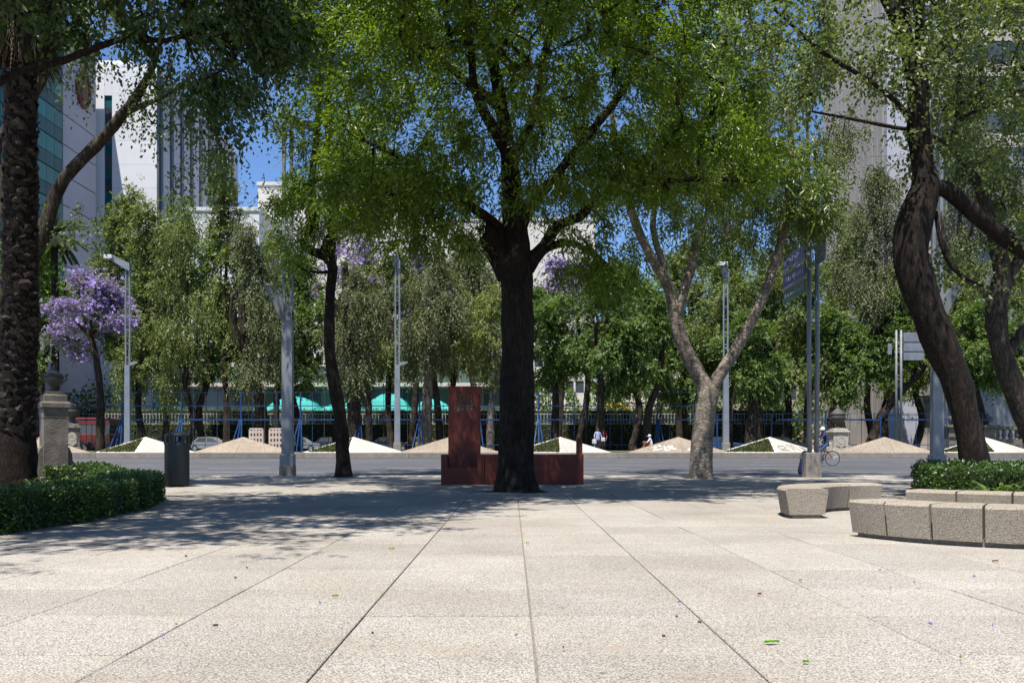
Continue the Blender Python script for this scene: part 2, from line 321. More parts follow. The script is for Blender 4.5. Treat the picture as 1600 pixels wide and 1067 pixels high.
# ------------------------------------------------------------------ ground, plaza, road, median
def rowZ(Y):                                  # road profile: a gutter at the near kerb, rising gently across the avenue
    return -0.10 + 0.0069 * (Y - 27.6)
g = MB(); g.add([(-900, -300, -0.6), (900, -300, -0.6), (900, 1500, -0.6), (-900, 1500, -0.6)], [(0, 1, 2, 3)])
tag(g.build('ground', M['soil']), kind='structure')

plaza = MB(); plaza.b2(-40, 40, -14, 26.6, -0.5, -0.012)
plaza = tag(plaza.build('plaza', M['joint']), kind='structure')
SL, X0, Y0 = 0.885, 0.10, 3.877
ws = SL - 0.0078
b = MB(); b.box((0, 0, -0.025), (ws, ws, 0.05), ch=0.004); slab_me = b.mesh('slab', M['slab'])
cells = []
for i in range(-45, 45):
    for j in range(-20, 26):
        cx, cy = X0 + (i + 0.5) * SL, Y0 + (j + 0.5) * SL
        if cy + SL / 2 > 26.55 or abs(cx) > 39: continue
        vis = cy > 3.0 and abs(cx) < 0.575 * cy + 0.5
        cells.append((0 if vis else 1, cy + 0.2 * abs(cx), cx, cy))
cells.sort()
rest = MB()
for k, (v, _, cx, cy) in enumerate(cells):
    dz = random.uniform(-0.002, 0.0015)
    if k < 300:
        o = link('paving_slab', slab_me, plaza, (cx, cy, dz)); o.rotation_euler = (random.gauss(0, 0.0012), random.gauss(0, 0.0012), random.choice((0, 1, 2, 3)) * math.pi / 2 + random.gauss(0, 0.001))
    else: rest.box((cx, cy, -0.025 + dz), (ws, ws, 0.05), ch=0.004)
tag(rest.build('paving_slab_field', M['slab'], plaza), kind='stuff')

kerb = MB(); kerb.b2(-70, 70, 26.63, 27.55, -0.5, -0.02); kerb = tag(kerb.build('pavement_kerb', M['joint']), kind='structure')
b = MB(); b.box((0, 0, 0), (1.76, 0.90, 0.14), ch=0.015); kme = b.mesh('kerb_stone', M['white_slab'])
M['kerb_near'] = plain('near_kerb_concrete', (0.38, 0.35, 0.305), (0.26, 0.237, 0.206), 2.0, 0.85, 0.3, 50, world=True, piece=0.15)
kme.materials[0] = M['kerb_near']
for i in range(-20, 20): link('kerb_stone', kme, kerb, (i * 1.78 + 0.3, 27.09, -0.062))

road = MB(); YR = [27.56, 32, 38, 44, 50, 54, 58.2]
road.add([(x, y, rowZ(y)) for y in YR for x in (-110, 110)], [(2 * i, 2 * i + 1, 2 * i + 3, 2 * i + 2) for i in range(len(YR) - 1)])
tag(road.build('road', M['asphalt']), kind='structure')
for k, Yl in enumerate((33.4, 37.8, 42.9, 48.6, 54.0)):
    pm = MB()
    if k in (0, 4): spans = [(-100, 100)]
    else: spans = [(x, x + 2.6) for x in np.arange(-97 + 1.7 * k, 97, 7.5)]
    for a, c in spans: pm.add([(a, Yl - 0.07, rowZ(Yl - 0.07) + 0.004), (c, Yl - 0.07, rowZ(Yl - 0.07) + 0.004), (c, Yl + 0.07, rowZ(Yl + 0.07) + 0.004), (a, Yl + 0.07, rowZ(Yl + 0.07) + 0.004)], [(0, 1, 2, 3)])
    tag(pm.build('lane_marking', M['paint']), kind='structure')

ZK = 0.486
med = MB(); med.b2(-110, 110, 58.55, 86, -0.5, ZK - 0.03); tag(med.build('median_ground', M['lawn']), kind='structure')
r2 = MB(); r2.b2(-110, 110, 86.01, 96, -0.5, ZK - 0.12); tag(r2.build('side_road', M['asphalt']), kind='structure')
p2 = MB(); p2.b2(-110, 110, 96.01, 175, -0.5, ZK); tag(p2.build('far_pavement', M['kerb']), kind='structure')
mk = MB(); mk.b2(-110, 110, 58.3, 58.5, -0.5, ZK - 0.06); mk = tag(mk.build('median_kerb', M['joint']), kind='structure')
PW = 163 / FOC * 58.2
b = MB(); b.b2(-PW / 2 + 0.01, PW / 2 - 0.01, -0.13, 0.2, -0.36, 0, ch=0.02); kme = b.mesh('kerb_stone', M['kerb'])
for i in range(-9, 10): link('kerb_stone', kme, mk, (gx(964, 58.3) + (i + 0.5) * PW, 58.34, ZK - 0.003))

# pyramid planters along the median
def leaf_arrays(c, d, wv, L, W, fold=0.18):
    n = len(c); nr = np.cross(d, wv)
    Lc = L[:, None]; Wc = W[:, None]
    mid = c + d * Lc * 0.45 - nr * Wc * fold
    v = np.stack([c, mid + wv * Wc * 0.5 + nr * Wc * fold * 2, c + d * Lc, mid - wv * Wc * 0.5 + nr * Wc * fold * 2], 1).reshape(-1, 3)
    k = np.arange(n)[:, None] * 4
    t = np.concatenate([k + np.array([0, 1, 2]), k + np.array([0, 2, 3])], 1).reshape(-1, 3)
    return v, t
def tri_mesh(name, v, t, mat):
    me = bpy.data.meshes.new(name); nv, nf = len(v), len(t)
    me.vertices.add(nv); me.loops.add(nf * 3); me.polygons.add(nf)
    me.vertices.foreach_set('co', np.ascontiguousarray(v, dtype=np.float32).ravel())
    me.loops.foreach_set('vertex_index', np.ascontiguousarray(t, dtype=np.int32).ravel())
    me.polygons.foreach_set('loop_start', np.arange(0, nf * 3, 3, dtype=np.int32))
    try: me.polygons.foreach_set('loop_total', np.full(nf, 3, dtype=np.int32))
    except Exception: pass
    me.update(calc_edges=True); me.materials.append(mat); return me
def unit(a): return a / np.maximum(np.linalg.norm(a, axis=-1, keepdims=True), 1e-9)
def scatter_leaves(name, pts, nrm, L, ratio, mat, parent, spread=0.8):
    n = len(pts); d = unit(nrm * 0.8 + rng.normal(0, spread, (n, 3))); wv = unit(np.cross(d, rng.normal(0, 1, (n, 3))))
    LL = L * rng.uniform(0.6, 1.3, n); v, t = leaf_arrays(pts, d, wv, LL, LL * ratio)
    return link(name, tri_mesh(name, v, t, mat), parent)

PY0, PYC, PYB, PZ = 58.62, 60.3, 62.0, 1.53
PEAKS = [(62, 'A', 'leftmost beige pyramid planter partly hidden behind the stone urn pedestal'),
         (228, 'B', 'pyramid planter with white right face just left of the dark litter bin'),
         (380, 'A', 'beige pyramid planter between the litter bin and the tall near lamp post'),
         (553, 'B', 'white faced pyramid planter behind the thin dark curved tree trunk'),
         (703, 'A', 'beige pyramid planter directly behind the tall red steel slab'),
         (876, 'B', 'white faced pyramid planter behind the low red steel wall'),
         (1060, 'A', 'beige pyramid planter with pale patches left of the pale forked tree'),
         (1203, 'B', 'white faced pyramid planter behind the cyclist with scrawled marks'),
         (1382, 'A', 'beige pyramid planter between the cyclist and the right near lamp post'),
         (1538, 'B', 'rightmost white faced pyramid planter behind the leaning dark trunk')]
for px, typ, lab in PEAKS:
    X = gx(px, PYC); hw = PW / 2 + 0.05; base = (X, PYC, ZK - 0.03)
    e = empty('pyramid_planter', base, lab, 'planter', 'pyramid planters along the median'); o3 = Vector(base)
    L_, F_, R_, B_, P_ = (Vector(p) for p in ((X - hw, PYC, ZK), (X, PY0, ZK), (X + hw, PYC, ZK), (X, PYB, ZK), (X, PYC, PZ)))
    def facet(A, B, name, mat, lift=0.0):
        m = MB(o3); mid = (A + B) / 2; C0 = Vector((X, PYC, ZK - 0.03))
        m.add([A, B, P_, (A.x, A.y, ZK - 0.03), (B.x, B.y, ZK - 0.03), C0], [(0, 1, 2), (3, 4, 1, 0), (0, 2, 5, 3), (1, 4, 5, 2), (5, 4, 3)])
        return m.build(name, mat, e)
    if typ == 'A':
        facet(L_ + Vector((0, 0, 0)), F_ - Vector((0.012, 0, 0)), 'facing_slab', M['beige']); facet(F_ + Vector((0.012, 0, 0)), R_, 'facing_slab', M['beige'])
        facet(R_, B_, 'facing_slab', M['beige']); facet(B_, L_, 'facing_slab', M['beige'])
        if px == 1060:
            f = MB(o3)
            nn = (R_ - F_).cross(P_ - F_).normalized(); nl = (F_ - L_).cross(P_ - F_).normalized()
            for q in range(46):
                left = random.random() < 0.6; A = L_ if left else R_; n_ = nl if left else nn
                if n_.z < 0: n_ = -n_
                s, t_ = random.uniform(0.12, 0.62), random.uniform(0.12, 0.42)
                if s + t_ > 0.9: continue
                c = F_ + (A - F_) * s + (P_ - F_) * t_ + n_ * 0.012; u = (A - F_).normalized(); v = (P_ - F_).normalized(); r = random.uniform(0.06, 0.17)
                f.add([c + u * r * random.uniform(.6, 1.2) * math.cos(k) + v * r * random.uniform(.5, .9) * math.sin(k) for k in np.arange(0, 6.2, 1.05)], [(0, 1, 2, 3, 4, 5)])
            tag(f.build('paint_patches', M['white_slab'], e), kind='stuff')
    else:
        facet(F_, R_, 'facing_slab', M['white_face']); facet(R_, B_, 'facing_slab', M['white_face']); facet(B_, L_, 'facing_slab', M['white_face'])
        n_ = (F_ - L_).cross(P_ - L_).normalized()
        if n_.z < 0: n_ = -n_
        dn = n_ * 0.10; G = (L_ + F_ + P_) / 3
        sh = lambda p: p + (G - p) * 0.11
        m = MB(o3); m.add([L_ - dn, F_ - dn, P_ - dn], [(0, 1, 2)]); m.build('planting_bed', M['soil'], e)
        m = MB(o3)
        for A, Bq in ((L_, F_), (F_, P_), (P_, L_)):
            a2, b2_ = sh(A), sh(Bq); m.add([A, Bq, b2_, a2, A - dn, Bq - dn, b2_ - dn, a2 - dn], [(0, 1, 2, 3), (7, 6, 2, 3), (4, 5, 1, 0)])
        m.build('bed_frame', M['white_slab'], e)
        nL = 2600; r1 = np.sqrt(rng.random(nL)); r2_ = rng.random(nL); A, Bq, Cq = (np.array(sh(p) - dn * 0.7 - o3) for p in (L_, F_, P_))
        pts = A * (1 - r1)[:, None] + Bq * (r1 * (1 - r2_))[:, None] + Cq * (r1 * r2_)[:, None]
        keep = (np.sin(pts[:, 0] * 2.1 + px) + np.cos(pts[:, 2] * 5.0) + rng.normal(0, .7, nL)) > -0.9; pts = pts[keep]
        tag(scatter_leaves('ground_cover', pts, np.tile(np.array(n_), (len(pts), 1)), 0.16, 0.5, M['lf_cover'], e, 0.9), kind='stuff')
        if px == 1203:
            f = MB(o3); n2 = (R_ - F_).cross(P_ - F_).normalized()
            if n2.z < 0: n2 = -n2
            def pr(s, t_): return F_ + (R_ - F_) * s + (P_ - F_) * t_ + n2 * 0.014
            for st in ([(.12, .2), (.06, .38), (.2, .42), (.24, .28), (.12, .16), (.3, .12)], [(.28, .5), (.42, .12), (.36, .5), (.55, .1)], [(.55, .34), (.66, .12), (.6, .3), (.75, .1)]):
                f.tube([pr(*q) for q in st], 0.022, 5)
            f.build('scrawl', M['kerb'], e)

# ------------------------------------------------------------------ trees
def smooth_path(pts, step=0.3):
    P = [np.array(p[:3], float) for p in pts]; Rr = [p[3] for p in pts]
    if len(P) < 2: return P, Rr
    out = []; ro = []
    for i in range(len(P) - 1):
        p0 = P[max(i - 1, 0)]; p1 = P[i]; p2 = P[i + 1]; p3 = P[min(i + 2, len(P) - 1)]
        n = max(2, int(np.linalg.norm(p2 - p1) / step))
        for k in range(n):
            t = k / n
            q = 0.5 * (2 * p1 + (p2 - p0) * t + (2 * p0 - 5 * p1 + 4 * p2 - p3) * t * t + (3 * p1 - p0 - 3 * p2 + p3) * t ** 3)
            out.append(q); ro.append(Rr[i] + (Rr[i + 1] - Rr[i]) * t)
    out.append(P[-1]); ro.append(Rr[-1]); return out, ro

def sprays(cl, center, n_spray, rc, m, slen, llen, ratio, droop, weep=False, flat=0.8, chains=None):
    N = len(cl) * n_spray
    if chains is None: o = np.repeat(cl, n_spray, 0) + rng.normal(0, 1, (N, 3)) * np.array([rc, rc, rc * 0.75])
    else:                                            # leaves sit along the twig that carries them
        K = chains.shape[1] - 1; ch = np.repeat(chains, n_spray, 0); f = (1 - 0.75 * rng.random(N) ** 1.5) * K * 0.9999; i = f.astype(int); t = (f - i)[:, None]
        j = np.arange(N); o = ch[j, i] * (1 - t) + ch[j, i + 1] * t + rng.normal(0, 1, (N, 3)) * np.where(rng.random((N, 1)) < .65, .38, 1.05) * np.array([rc, rc, rc * 0.75])
    out = unit(o - center)
    if weep: d = unit(out * 0.35 + rng.normal(0, 0.38, (N, 3)) + np.array([0, 0, -0.9]))
    else: d = unit(out * 0.55 + rng.normal(0, 0.6, (N, 3)) + np.array([0, 0, -droop]))
    up = unit(np.array([0, 0, flat]) + rng.normal(0, 0.5, (N, 3)))
    side = unit(np.cross(d, up)); sl = slen * rng.uniform(0.55, 1.25, N)
    V = []; D = []; W = []; L = []
    for j in range(m):
        t = (j + 0.6) / m; sg = 1 if j % 2 else -1
        bend = np.array([0, 0, -1.0]) * (0.35 * t * t * sl[:, None])
        pos = o + d * (sl * t)[:, None] + bend + rng.normal(0, 0.012, (N, 3))
        if m == 1: ld = d
        elif j == m - 1: ld = unit(d + rng.normal(0, 0.15, (N, 3)))
        else: ld = unit(d * 0.65 + side * sg * 0.75 + np.array([0, 0, -0.22 if not weep else -0.5]) + rng.normal(0, 0.2, (N, 3)))
        wv = unit(np.cross(ld, up + rng.normal(0, 0.4, (N, 3))))
        V.append(pos); D.append(ld); W.append(wv); L.append(llen * rng.uniform(0.65, 1.25, N))
    V = np.concatenate(V); D = np.concatenate(D); W = np.concatenate(W); L = np.concatenate(L)
    return leaf_arrays(V, D, W, L, L * ratio)

def ell(px, py, Y, rx, ry, rd, n, hollow=0.35):      # cluster points in an ellipsoid given by its sight-line centre and half axes
    u = unit(rng.normal(0, 1, (n, 3))) * (hollow + (1 - hollow) * rng.random((n, 1)) ** 0.5)
    c = np.array(at(px, py, Y)); return c + u * np.array([rx / FOC * Y, rd, ry / FOC * Y])

def make_tree(name, label, limbs, clusters, leaves, barkm, group=None, cat='tree', sides=10, twig=0.007, jit=0.06, zmin=1.5, maxr=0.12):
    """limbs: lists of (x,y,z,r), the first one the trunk; clusters: Nx3; leaves: list of (part name, material, choice of clusters, spray settings)"""
    base = limbs[0][0]; o3 = Vector(base[:3]); e = empty(name, o3, label, cat, group)
    m = MB(o3); nodes = []; nrad = []
    for li, lb in enumerate(limbs):
        p, r = smooth_path(lb); sd = sides if li == 0 else max(6, sides - 3)
        jr = [x * (1 + random.uniform(-jit, jit)) for x in r]
        m.tube(p, jr, sd, jit * 0.8)
        for q, rr in zip(p, r):
            if q[2] > zmin: nodes.append(q); nrad.append(rr)
    nodes = np.array(nodes); nrad = np.array(nrad)
    cap = len(nodes) + 8 * len(clusters) + 10
    NP = np.zeros((cap, 3)); n = len(nodes); NP[:n] = nodes; NR = np.full(cap, 1.0); NR[:n] = nrad; owner = np.full(cap, -1, int)
    d0 = np.array([np.min(np.linalg.norm(nodes - c, axis=1)) for c in clusters]); order = np.argsort(d0)
    chains = []; parent = []; CH = np.zeros((len(clusters), 5, 3))
    for ci in order:
        t = clusters[ci]; dv = NP[:n] - t; dist = np.linalg.norm(dv, axis=1) + 0.5 * np.maximum(0, dv[:, 2]) 
        k = int(np.argmin(dist)); p = NP[k]; dd = np.linalg.norm(t - p)
        seg = min(7, max(2, int(dd / 0.45))); ctrl = (p + t) / 2 + rng.normal(0, 0.10 * dd, 3) + np.array([0, 0, 0.12 * dd])
        pts = [p]
        for s in range(1, seg + 1):
            u = s / seg; q = p * (1 - u) ** 2 + 2 * ctrl * u * (1 - u) + t * u * u; pts.append(q)
            NP[n] = q; owner[n] = len(chains); n += 1
        q_ = np.array(pts); w_ = np.linspace(0, len(q_) - 1, 5); CH[ci] = np.stack([np.interp(w_, np.arange(len(q_)), q_[:, a]) for a in range(3)], 1)
        chains.append(pts); parent.append((owner[k], NR[k] if owner[k] < 0 else None))
    load = np.ones(len(chains))
    for i in range(len(chains) - 1, -1, -1):
        if parent[i][0] >= 0: load[parent[i][0]] += load[i]
    for i, pts in enumerate(chains):
        r0 = min(maxr, twig * load[i] ** 0.55)
        if parent[i][1] is not None: r0 = min(r0, parent[i][1] * 0.75)
        r1 = min(r0, twig * 0.55)
        rr = [r0 + (r1 - r0) * (k / (len(pts) - 1)) ** 0.8 for k in range(len(pts))]
        m.tube(pts, rr, 5 if r0 > 0.02 else 3, 0, cap=False)
    m.build('trunk', barkm, e, smooth=True)
    ctr = clusters.mean(0) - np.array([0, 0, 0.8])
    for pname, mat, idx, kw in leaves:
        cl = clusters if idx is None else clusters[idx]
        if not len(cl): continue
        v, t = sprays(cl, ctr, chains=CH if idx is None else CH[idx], **kw); link(pname, tri_mesh(pname, v - np.array(o3), t, mat), e)
    return e

def upper(n, c, r):                                  # unseen leaf masses above the frame, added to cast shade below
    u = unit(rng.normal(0, 1, (n, 3))) * (0.1 + 0.9 * rng.random((n, 1)) ** .45); return np.array(c) + u * np.array(r)
UP = dict(n_spray=13, rc=.5, m=6, slen=.45, llen=.21, ratio=.45, droop=.4)
def lower_upper(cl, up): k = np.arange(len(cl) + len(up)); return np.concatenate([cl, up]), k < len(cl), k >= len(cl)
def lim(pts, Y):                                     # (px, py, width px[, depth])
    out = []
    for p in pts:
        y = p[3] if len(p) > 3 else Y; q = at(p[0], p[1], y); out.append((q.x, q.y, q.z, p[2] / 2 / FOC * y))
    return out
cat_ = np.concatenate

# centre tree
Y = 17.7
limbs = [lim([(807, 772, 84), (806, 758, 66), (806, 730, 58), (808, 640, 53), (809, 540, 52), (808, 470, 52), (806, 420, 54), (806, 380, 44), (803, 330, 36), (795, 250, 26), (784, 170, 22), (768, 90, 18), (735, 0, 14), (700, -90, 8)], Y),
         lim([(796, 430, 40), (778, 395, 40), (764, 366, 36), (758, 362, 30)], Y),
         lim([(822, 415, 30), (850, 385, 18), (872, 352, 16), (905, 340, 15, 17.2), (940, 308, 13, 16.8), (1000, 288, 10, 16.5), (1090, 280, 8, 16.3), (1180, 284, 5, 16.2)], Y),
         lim([(808, 360, 28), (822, 330, 24), (848, 300, 18), (880, 260, 14), (960, 160, 12, 18.5), (990, 110, 10, 18.7), (1030, 10, 7, 19)], Y),
         lim([(800, 330, 24), (792, 240, 20, 17), (744, 150, 14, 16.6), (735, 60, 11, 16.5), (712, -40, 8, 16.5)], Y),
         lim([(802, 380, 22), (768, 345, 16), (700, 300, 13, 17), (640, 255, 9, 16.6), (570, 220, 6, 16.2)], Y),
         lim([(784, 170, 18), (720, 120, 13, 18.5), (650, 60, 10, 19), (560, 10, 7, 19.3)], Y),
         lim([(830, 400, 18), (880, 378, 11, 18), (920, 392, 9, 18.3), (960, 425, 6, 18.6)], Y),
         lim([(795, 250, 16), (830, 190, 14, 18.5), (850, 90, 12, 19), (880, -20, 9, 19.5)], Y)]
cl = cat_([ell(800, 190, 17.7, 230, 150, 3.4, 150), ell(625, 200, 17, 130, 130, 2.4, 120), ell(610, 310, 16.6, 110, 65, 2.0, 75), ell(700, 330, 16.8, 90, 60, 1.8, 45),
           ell(960, 190, 17.5, 170, 130, 3.0, 150), ell(1080, 255, 16.6, 150, 65, 1.8, 95), ell(900, 320, 17, 110, 60, 2.0, 45), ell(930, 420, 18.3, 80, 50, 1.3, 35),
           ell(820, 40, 17.7, 320, 110, 3.6, 190), ell(560, 80, 18.6, 110, 90, 2.0, 60), ell(1100, 120, 18, 110, 110, 2.4, 80), ell(800, -110, 17.7, 300, 90, 3.6, 120), ell(800, 0, 14.4, 230, 90, 2.2, 90), ell(700, -160, 13.6, 300, 110, 2.0, 90), ell(900, -150, 14, 280, 110, 2.2, 80)])
cl = cl[rng.random(len(cl)) < .80]
cl, lo, hi = lower_upper(cl, cat_([upper(130, (0.8, 19.8, 12.8), (5.4, 4.2, 1.3)), upper(45, (3.8, 17.4, 12.4), (2.8, 2.6, .9)), upper(75, (-.2, 12.3, 11.4), (3.4, 2.0, .7))]))  # added masses out of view, placed so their shade falls on the mid plaza
make_tree('ash_tree', 'big central ash tree with thick dark trunk in front of the red steel wall', limbs, cl,
          [('crown', M['lf_ash'], lo, dict(n_spray=16, rc=0.22, m=7, slen=0.30, llen=0.13, ratio=0.28, droop=0.4)), ('shade_crown', M['lf_ash'], hi, UP)], M['bark_dark'], sides=14, twig=0.0075, zmin=4.2)

# thin dark curved tree on the kerb, left
Y = 26.2
limbs = [lim([(537, 748, 32), (537, 738, 27), (535, 700, 21), (533, 661, 20), (523, 605, 20), (515, 549, 17), (515, 500, 16), (516, 455, 15), (520, 420, 16), (513, 405, 16), (499, 397, 15), (477, 386, 14), (477, 368, 13), (489, 345, 14), (487, 285, 12), (493, 230, 11), (500, 150, 9), (505, 60, 6)], Y),
         lim([(514, 410, 18), (519, 372, 15, 26.6), (520, 320, 14, 26.8), (516, 250, 12, 27), (512, 150, 9, 27), (525, 40, 6, 27)], Y),
         lim([(504, 400, 13), (513, 372, 10), (540, 345, 10), (593, 322, 8), (650, 300, 5)], Y),
         lim([(489, 285, 8), (520, 268, 6), (560, 230, 5), (590, 170, 4)], Y), lim([(514, 425, 6), (490, 425, 4), (468, 418, 3), (462, 400, 2)], Y)]
cl = cat_([ell(470, 330, 26, 55, 60, 1.2, 45), ell(500, 190, 26.4, 70, 120, 1.5, 80), ell(560, 250, 26, 60, 80, 1.3, 50), ell(600, 320, 26, 55, 40, 1.0, 25), ell(520, 60, 26.5, 80, 90, 1.6, 60), ell(455, 400, 25.8, 30, 25, .6, 8)])
cl, lo, hi = lower_upper(cl, cat_([upper(90, (-4.6, 27.5, 15.6), (4.6, 4.2, 1.4))]))
make_tree('ash_tree', 'slender dark tree with kinked curving trunk between lamp post and red slab', limbs, cl,
          [('crown', M['lf_ash'], lo, dict(n_spray=12, rc=0.32, m=7, slen=0.34, llen=0.16, ratio=0.28, droop=0.5)), ('shade_crown', M['lf_ash'], hi, UP)], M['bark_dark'], sides=12, twig=0.008, zmin=5.0)

# pale forked tree on the kerb, right
Y = 25.0
limbs = [lim([(1094, 752, 46), (1095, 740, 37), (1097, 690, 33), (1103, 640, 31), (1106, 612, 33), (1098, 596, 26), (1070, 545, 22), (1055, 495, 19), (1045, 450, 17), (1012, 392, 14), (990, 340, 14), (968, 260, 10), (955, 170, 7)], Y),
         lim([(1106, 618, 26), (1118, 596, 21), (1150, 545, 19), (1185, 480, 16), (1212, 410, 14), (1228, 340, 14), (1236, 250, 11), (1232, 160, 8)], Y),
         lim([(1057, 500, 17), (1068, 455, 16), (1080, 420, 14), (1088, 380, 12), (1110, 320, 9), (1140, 240, 7)], Y),
         lim([(1042, 445, 13), (1032, 400, 11), (1020, 355, 10), (1030, 280, 7), (1050, 200, 5)], Y)]
cl = cat_([ell(1110, 270, 25, 130, 70, 2.0, 85), ell(1030, 250, 25, 80, 80, 1.6, 45), ell(1225, 300, 25, 75, 95, 1.5, 80), ell(1280, 310, 24.5, 50, 55, 1.0, 30), ell(1150, 120, 25, 140, 100, 2.2, 85), ell(1050, 370, 25.5, 60, 40, 1.2, 16), ell(1160, 380, 25.5, 50, 40, 1.0, 16)])
cl, lo, hi = lower_upper(cl, cat_([upper(90, (5.8, 27, 15.6), (4.8, 4.2, 1.4))]))
make_tree('forked_tree', 'pale barked tree forking low into a wide V on the kerb', limbs, cl,
          [('crown', M['lf_ash2'], lo, dict(n_spray=12, rc=0.32, m=7, slen=0.34, llen=0.16, ratio=0.28, droop=0.5)), ('shade_crown', M['lf_ash2'], hi, UP)], M['bark_grey'], sides=12, twig=0.008, zmin=5.2, jit=.03)

# leaning dark tree in the round hedge, right
Y = 15.0
limbs = [lim([(1532, 785, 66), (1528, 755, 50), (1516, 685, 41), (1498, 607, 44), (1482, 565, 47), (1462, 520, 50), (1441, 465, 52), (1426, 415, 51), (1423, 380, 52), (1434, 330, 54), (1446, 292, 44), (1442, 258, 34), (1436, 210, 33), (1433, 150, 30), (1424, 90, 26), (1402, 30, 22), (1370, -30, 16), (1330, -110, 9)], Y),
         lim([(1450, 292, 30), (1478, 296, 25), (1510, 322, 25), (1550, 356, 26), (1600, 392, 26), (1660, 420, 22, 15.5), (1720, 420, 16, 16)], Y),
         lim([(1424, 110, 22), (1416, 60, 20), (1413, 10, 17), (1412, -60, 12)], Y), lim([(1438, 220, 18), (1444, 150, 16, 15.5), (1438, 80, 14, 15.8), (1432, 0, 12, 16)], Y),
         lim([(1428, 195, 12), (1405, 165, 9, 14.7), (1365, 130, 8, 14.4), (1290, 85, 6, 14), (1210, 15, 4, 13.6)], Y),
         lim([(1440, 205, 8), (1400, 200, 6), (1340, 188, 5, 14.6), (1270, 175, 3, 14.2)], Y),
         lim([(1480, 225, 6, 15.5), (1440, 203, 6)], Y), lim([(1600, 140, 6, 16), (1545, 165, 6, 15.8), (1500, 185, 5, 15.6)], Y),
         lim([(1462, 330, 6), (1470, 380, 7), (1490, 420, 7), (1520, 440, 6), (1550, 452, 5, 15.3)], Y)]
cl = cat_([ell(1330, 110, 14.6, 110, 85, 1.6, 38), ell(1480, 50, 15, 130, 70, 1.8, 42), ell(1420, 190, 15, 60, 60, 1.2, 9), ell(1530, 180, 16, 80, 70, 1.4, 22), ell(1500, -80, 15, 180, 90, 2.2, 50), ell(1510, 400, 15.2, 50, 35, .8, 8), ell(1250, 40, 14, 90, 60, 1.3, 30)])
cl, lo, hi = lower_upper(cl, upper(125, (7.4, 17.2, 11.4), (4.6, 3.8, 1.1)))
make_tree('leaning_tree', 'thick dark leaning tree growing from the round hedge at right', limbs, cl,
          [('crown', M['lf_pop'], lo, dict(n_spray=11, rc=0.26, m=6, slen=0.36, llen=0.09, ratio=0.6, droop=0.45)), ('shade_crown', M['lf_pop'], hi, UP)], M['bark_dark'], sides=14, twig=0.006, zmin=4.5)

# twisted tree at the right edge
Y = 22.0
limbs = [lim([(1640, 760, 50), (1622, 690, 42), (1595, 630, 36), (1572, 575, 32), (1560, 530, 30), (1556, 480, 32), (1566, 430, 26), (1560, 395, 26), (1548, 345, 18), (1520, 270, 15), (1492, 225, 13), (1496, 150, 11), (1503, 60, 9), (1505, -40, 6)], Y),
         lim([(1560, 470, 20), (1585, 420, 18), (1610, 370, 15), (1640, 300, 12)], Y), lim([(1572, 560, 18), (1600, 515, 16), (1650, 480, 12)], Y), lim([(1556, 480, 10), (1530, 450, 9), (1500, 430, 7), (1478, 390, 6), (1470, 330, 4)], Y)]
cl = cat_([ell(1550, 190, 22, 90, 110, 2.0, 52), ell(1580, 80, 22, 110, 100, 2.2, 50), ell(1620, 320, 22, 70, 90, 1.6, 36), ell(1490, 110, 22.5, 60, 80, 1.6, 20)])
cl, lo, hi = lower_upper(cl, upper(80, (12, 21.5, 13.0), (4.0, 4.0, 1.5)))
make_tree('twisted_tree', 'twisted knobbly brown tree at the right edge behind the leaning tree', limbs, cl,
          [('crown', M['lf_pop'], lo, dict(n_spray=11, rc=0.36, m=6, slen=0.42, llen=0.12, ratio=0.6, droop=0.45)), ('shade_crown', M['lf_pop'], hi, UP)], M['bark_mid'], sides=11, twig=0.008, zmin=5.5)

# tree behind the palm with a limb slanting to the right
Y = 23.0
limbs = [lim([(20, 760, 60), (22, 650, 44), (25, 550, 38), (32, 470, 32), (50, 402, 24), (68, 366, 24), (80, 322, 21), (100, 280, 19), (132, 245, 18), (165, 212, 17), (192, 178, 16), (214, 150, 15), (236, 110, 10), (255, 50, 8)], Y),
         lim([(192, 180, 11), (222, 165, 8), (260, 150, 6), (300, 120, 4)], Y), lim([(26, 480, 26), (8, 300, 20), (-10, 245, 18), (20, 190, 16), (70, 120, 12), (90, 30, 9)], Y)]
cl = cat_([ell(235, 150, 23, 45, 60, 1.2, 14), ell(310, 230, 22.5, 55, 65, 1.2, 15), ell(330, 110, 22.5, 70, 60, 1.6, 26), ell(120, 100, 23, 60, 40, 1.2, 8), ell(60, 40, 23, 90, 60, 1.6, 26), ell(250, 30, 22.5, 110, 45, 1.6, 26), ell(130, 330, 22.6, 35, 25, .6, 5), ell(430, 130, 23, 45, 60, 1.2, 14)])
cl, lo, hi = lower_upper(cl, cat_([upper(90, (-8.5, 22.5, 13.6), (4.6, 4.2, 1.5)), upper(120, (-6.2, 18.6, 13.2), (3.8, 3.4, .9))]))  # second mass is an added canopy, set to shade the left plaza
make_tree('slanting_tree', 'tree behind the palm trunk with a pale limb slanting up right', limbs, cl,
          [('crown', M['lf_pop'], lo, dict(n_spray=9, rc=0.40, m=6, slen=0.6, llen=0.11, ratio=0.6, droop=1.3)), ('shade_crown', M['lf_pop'], hi, UP)], M['bark_mid'], sides=11, twig=0.007, zmin=5.0)

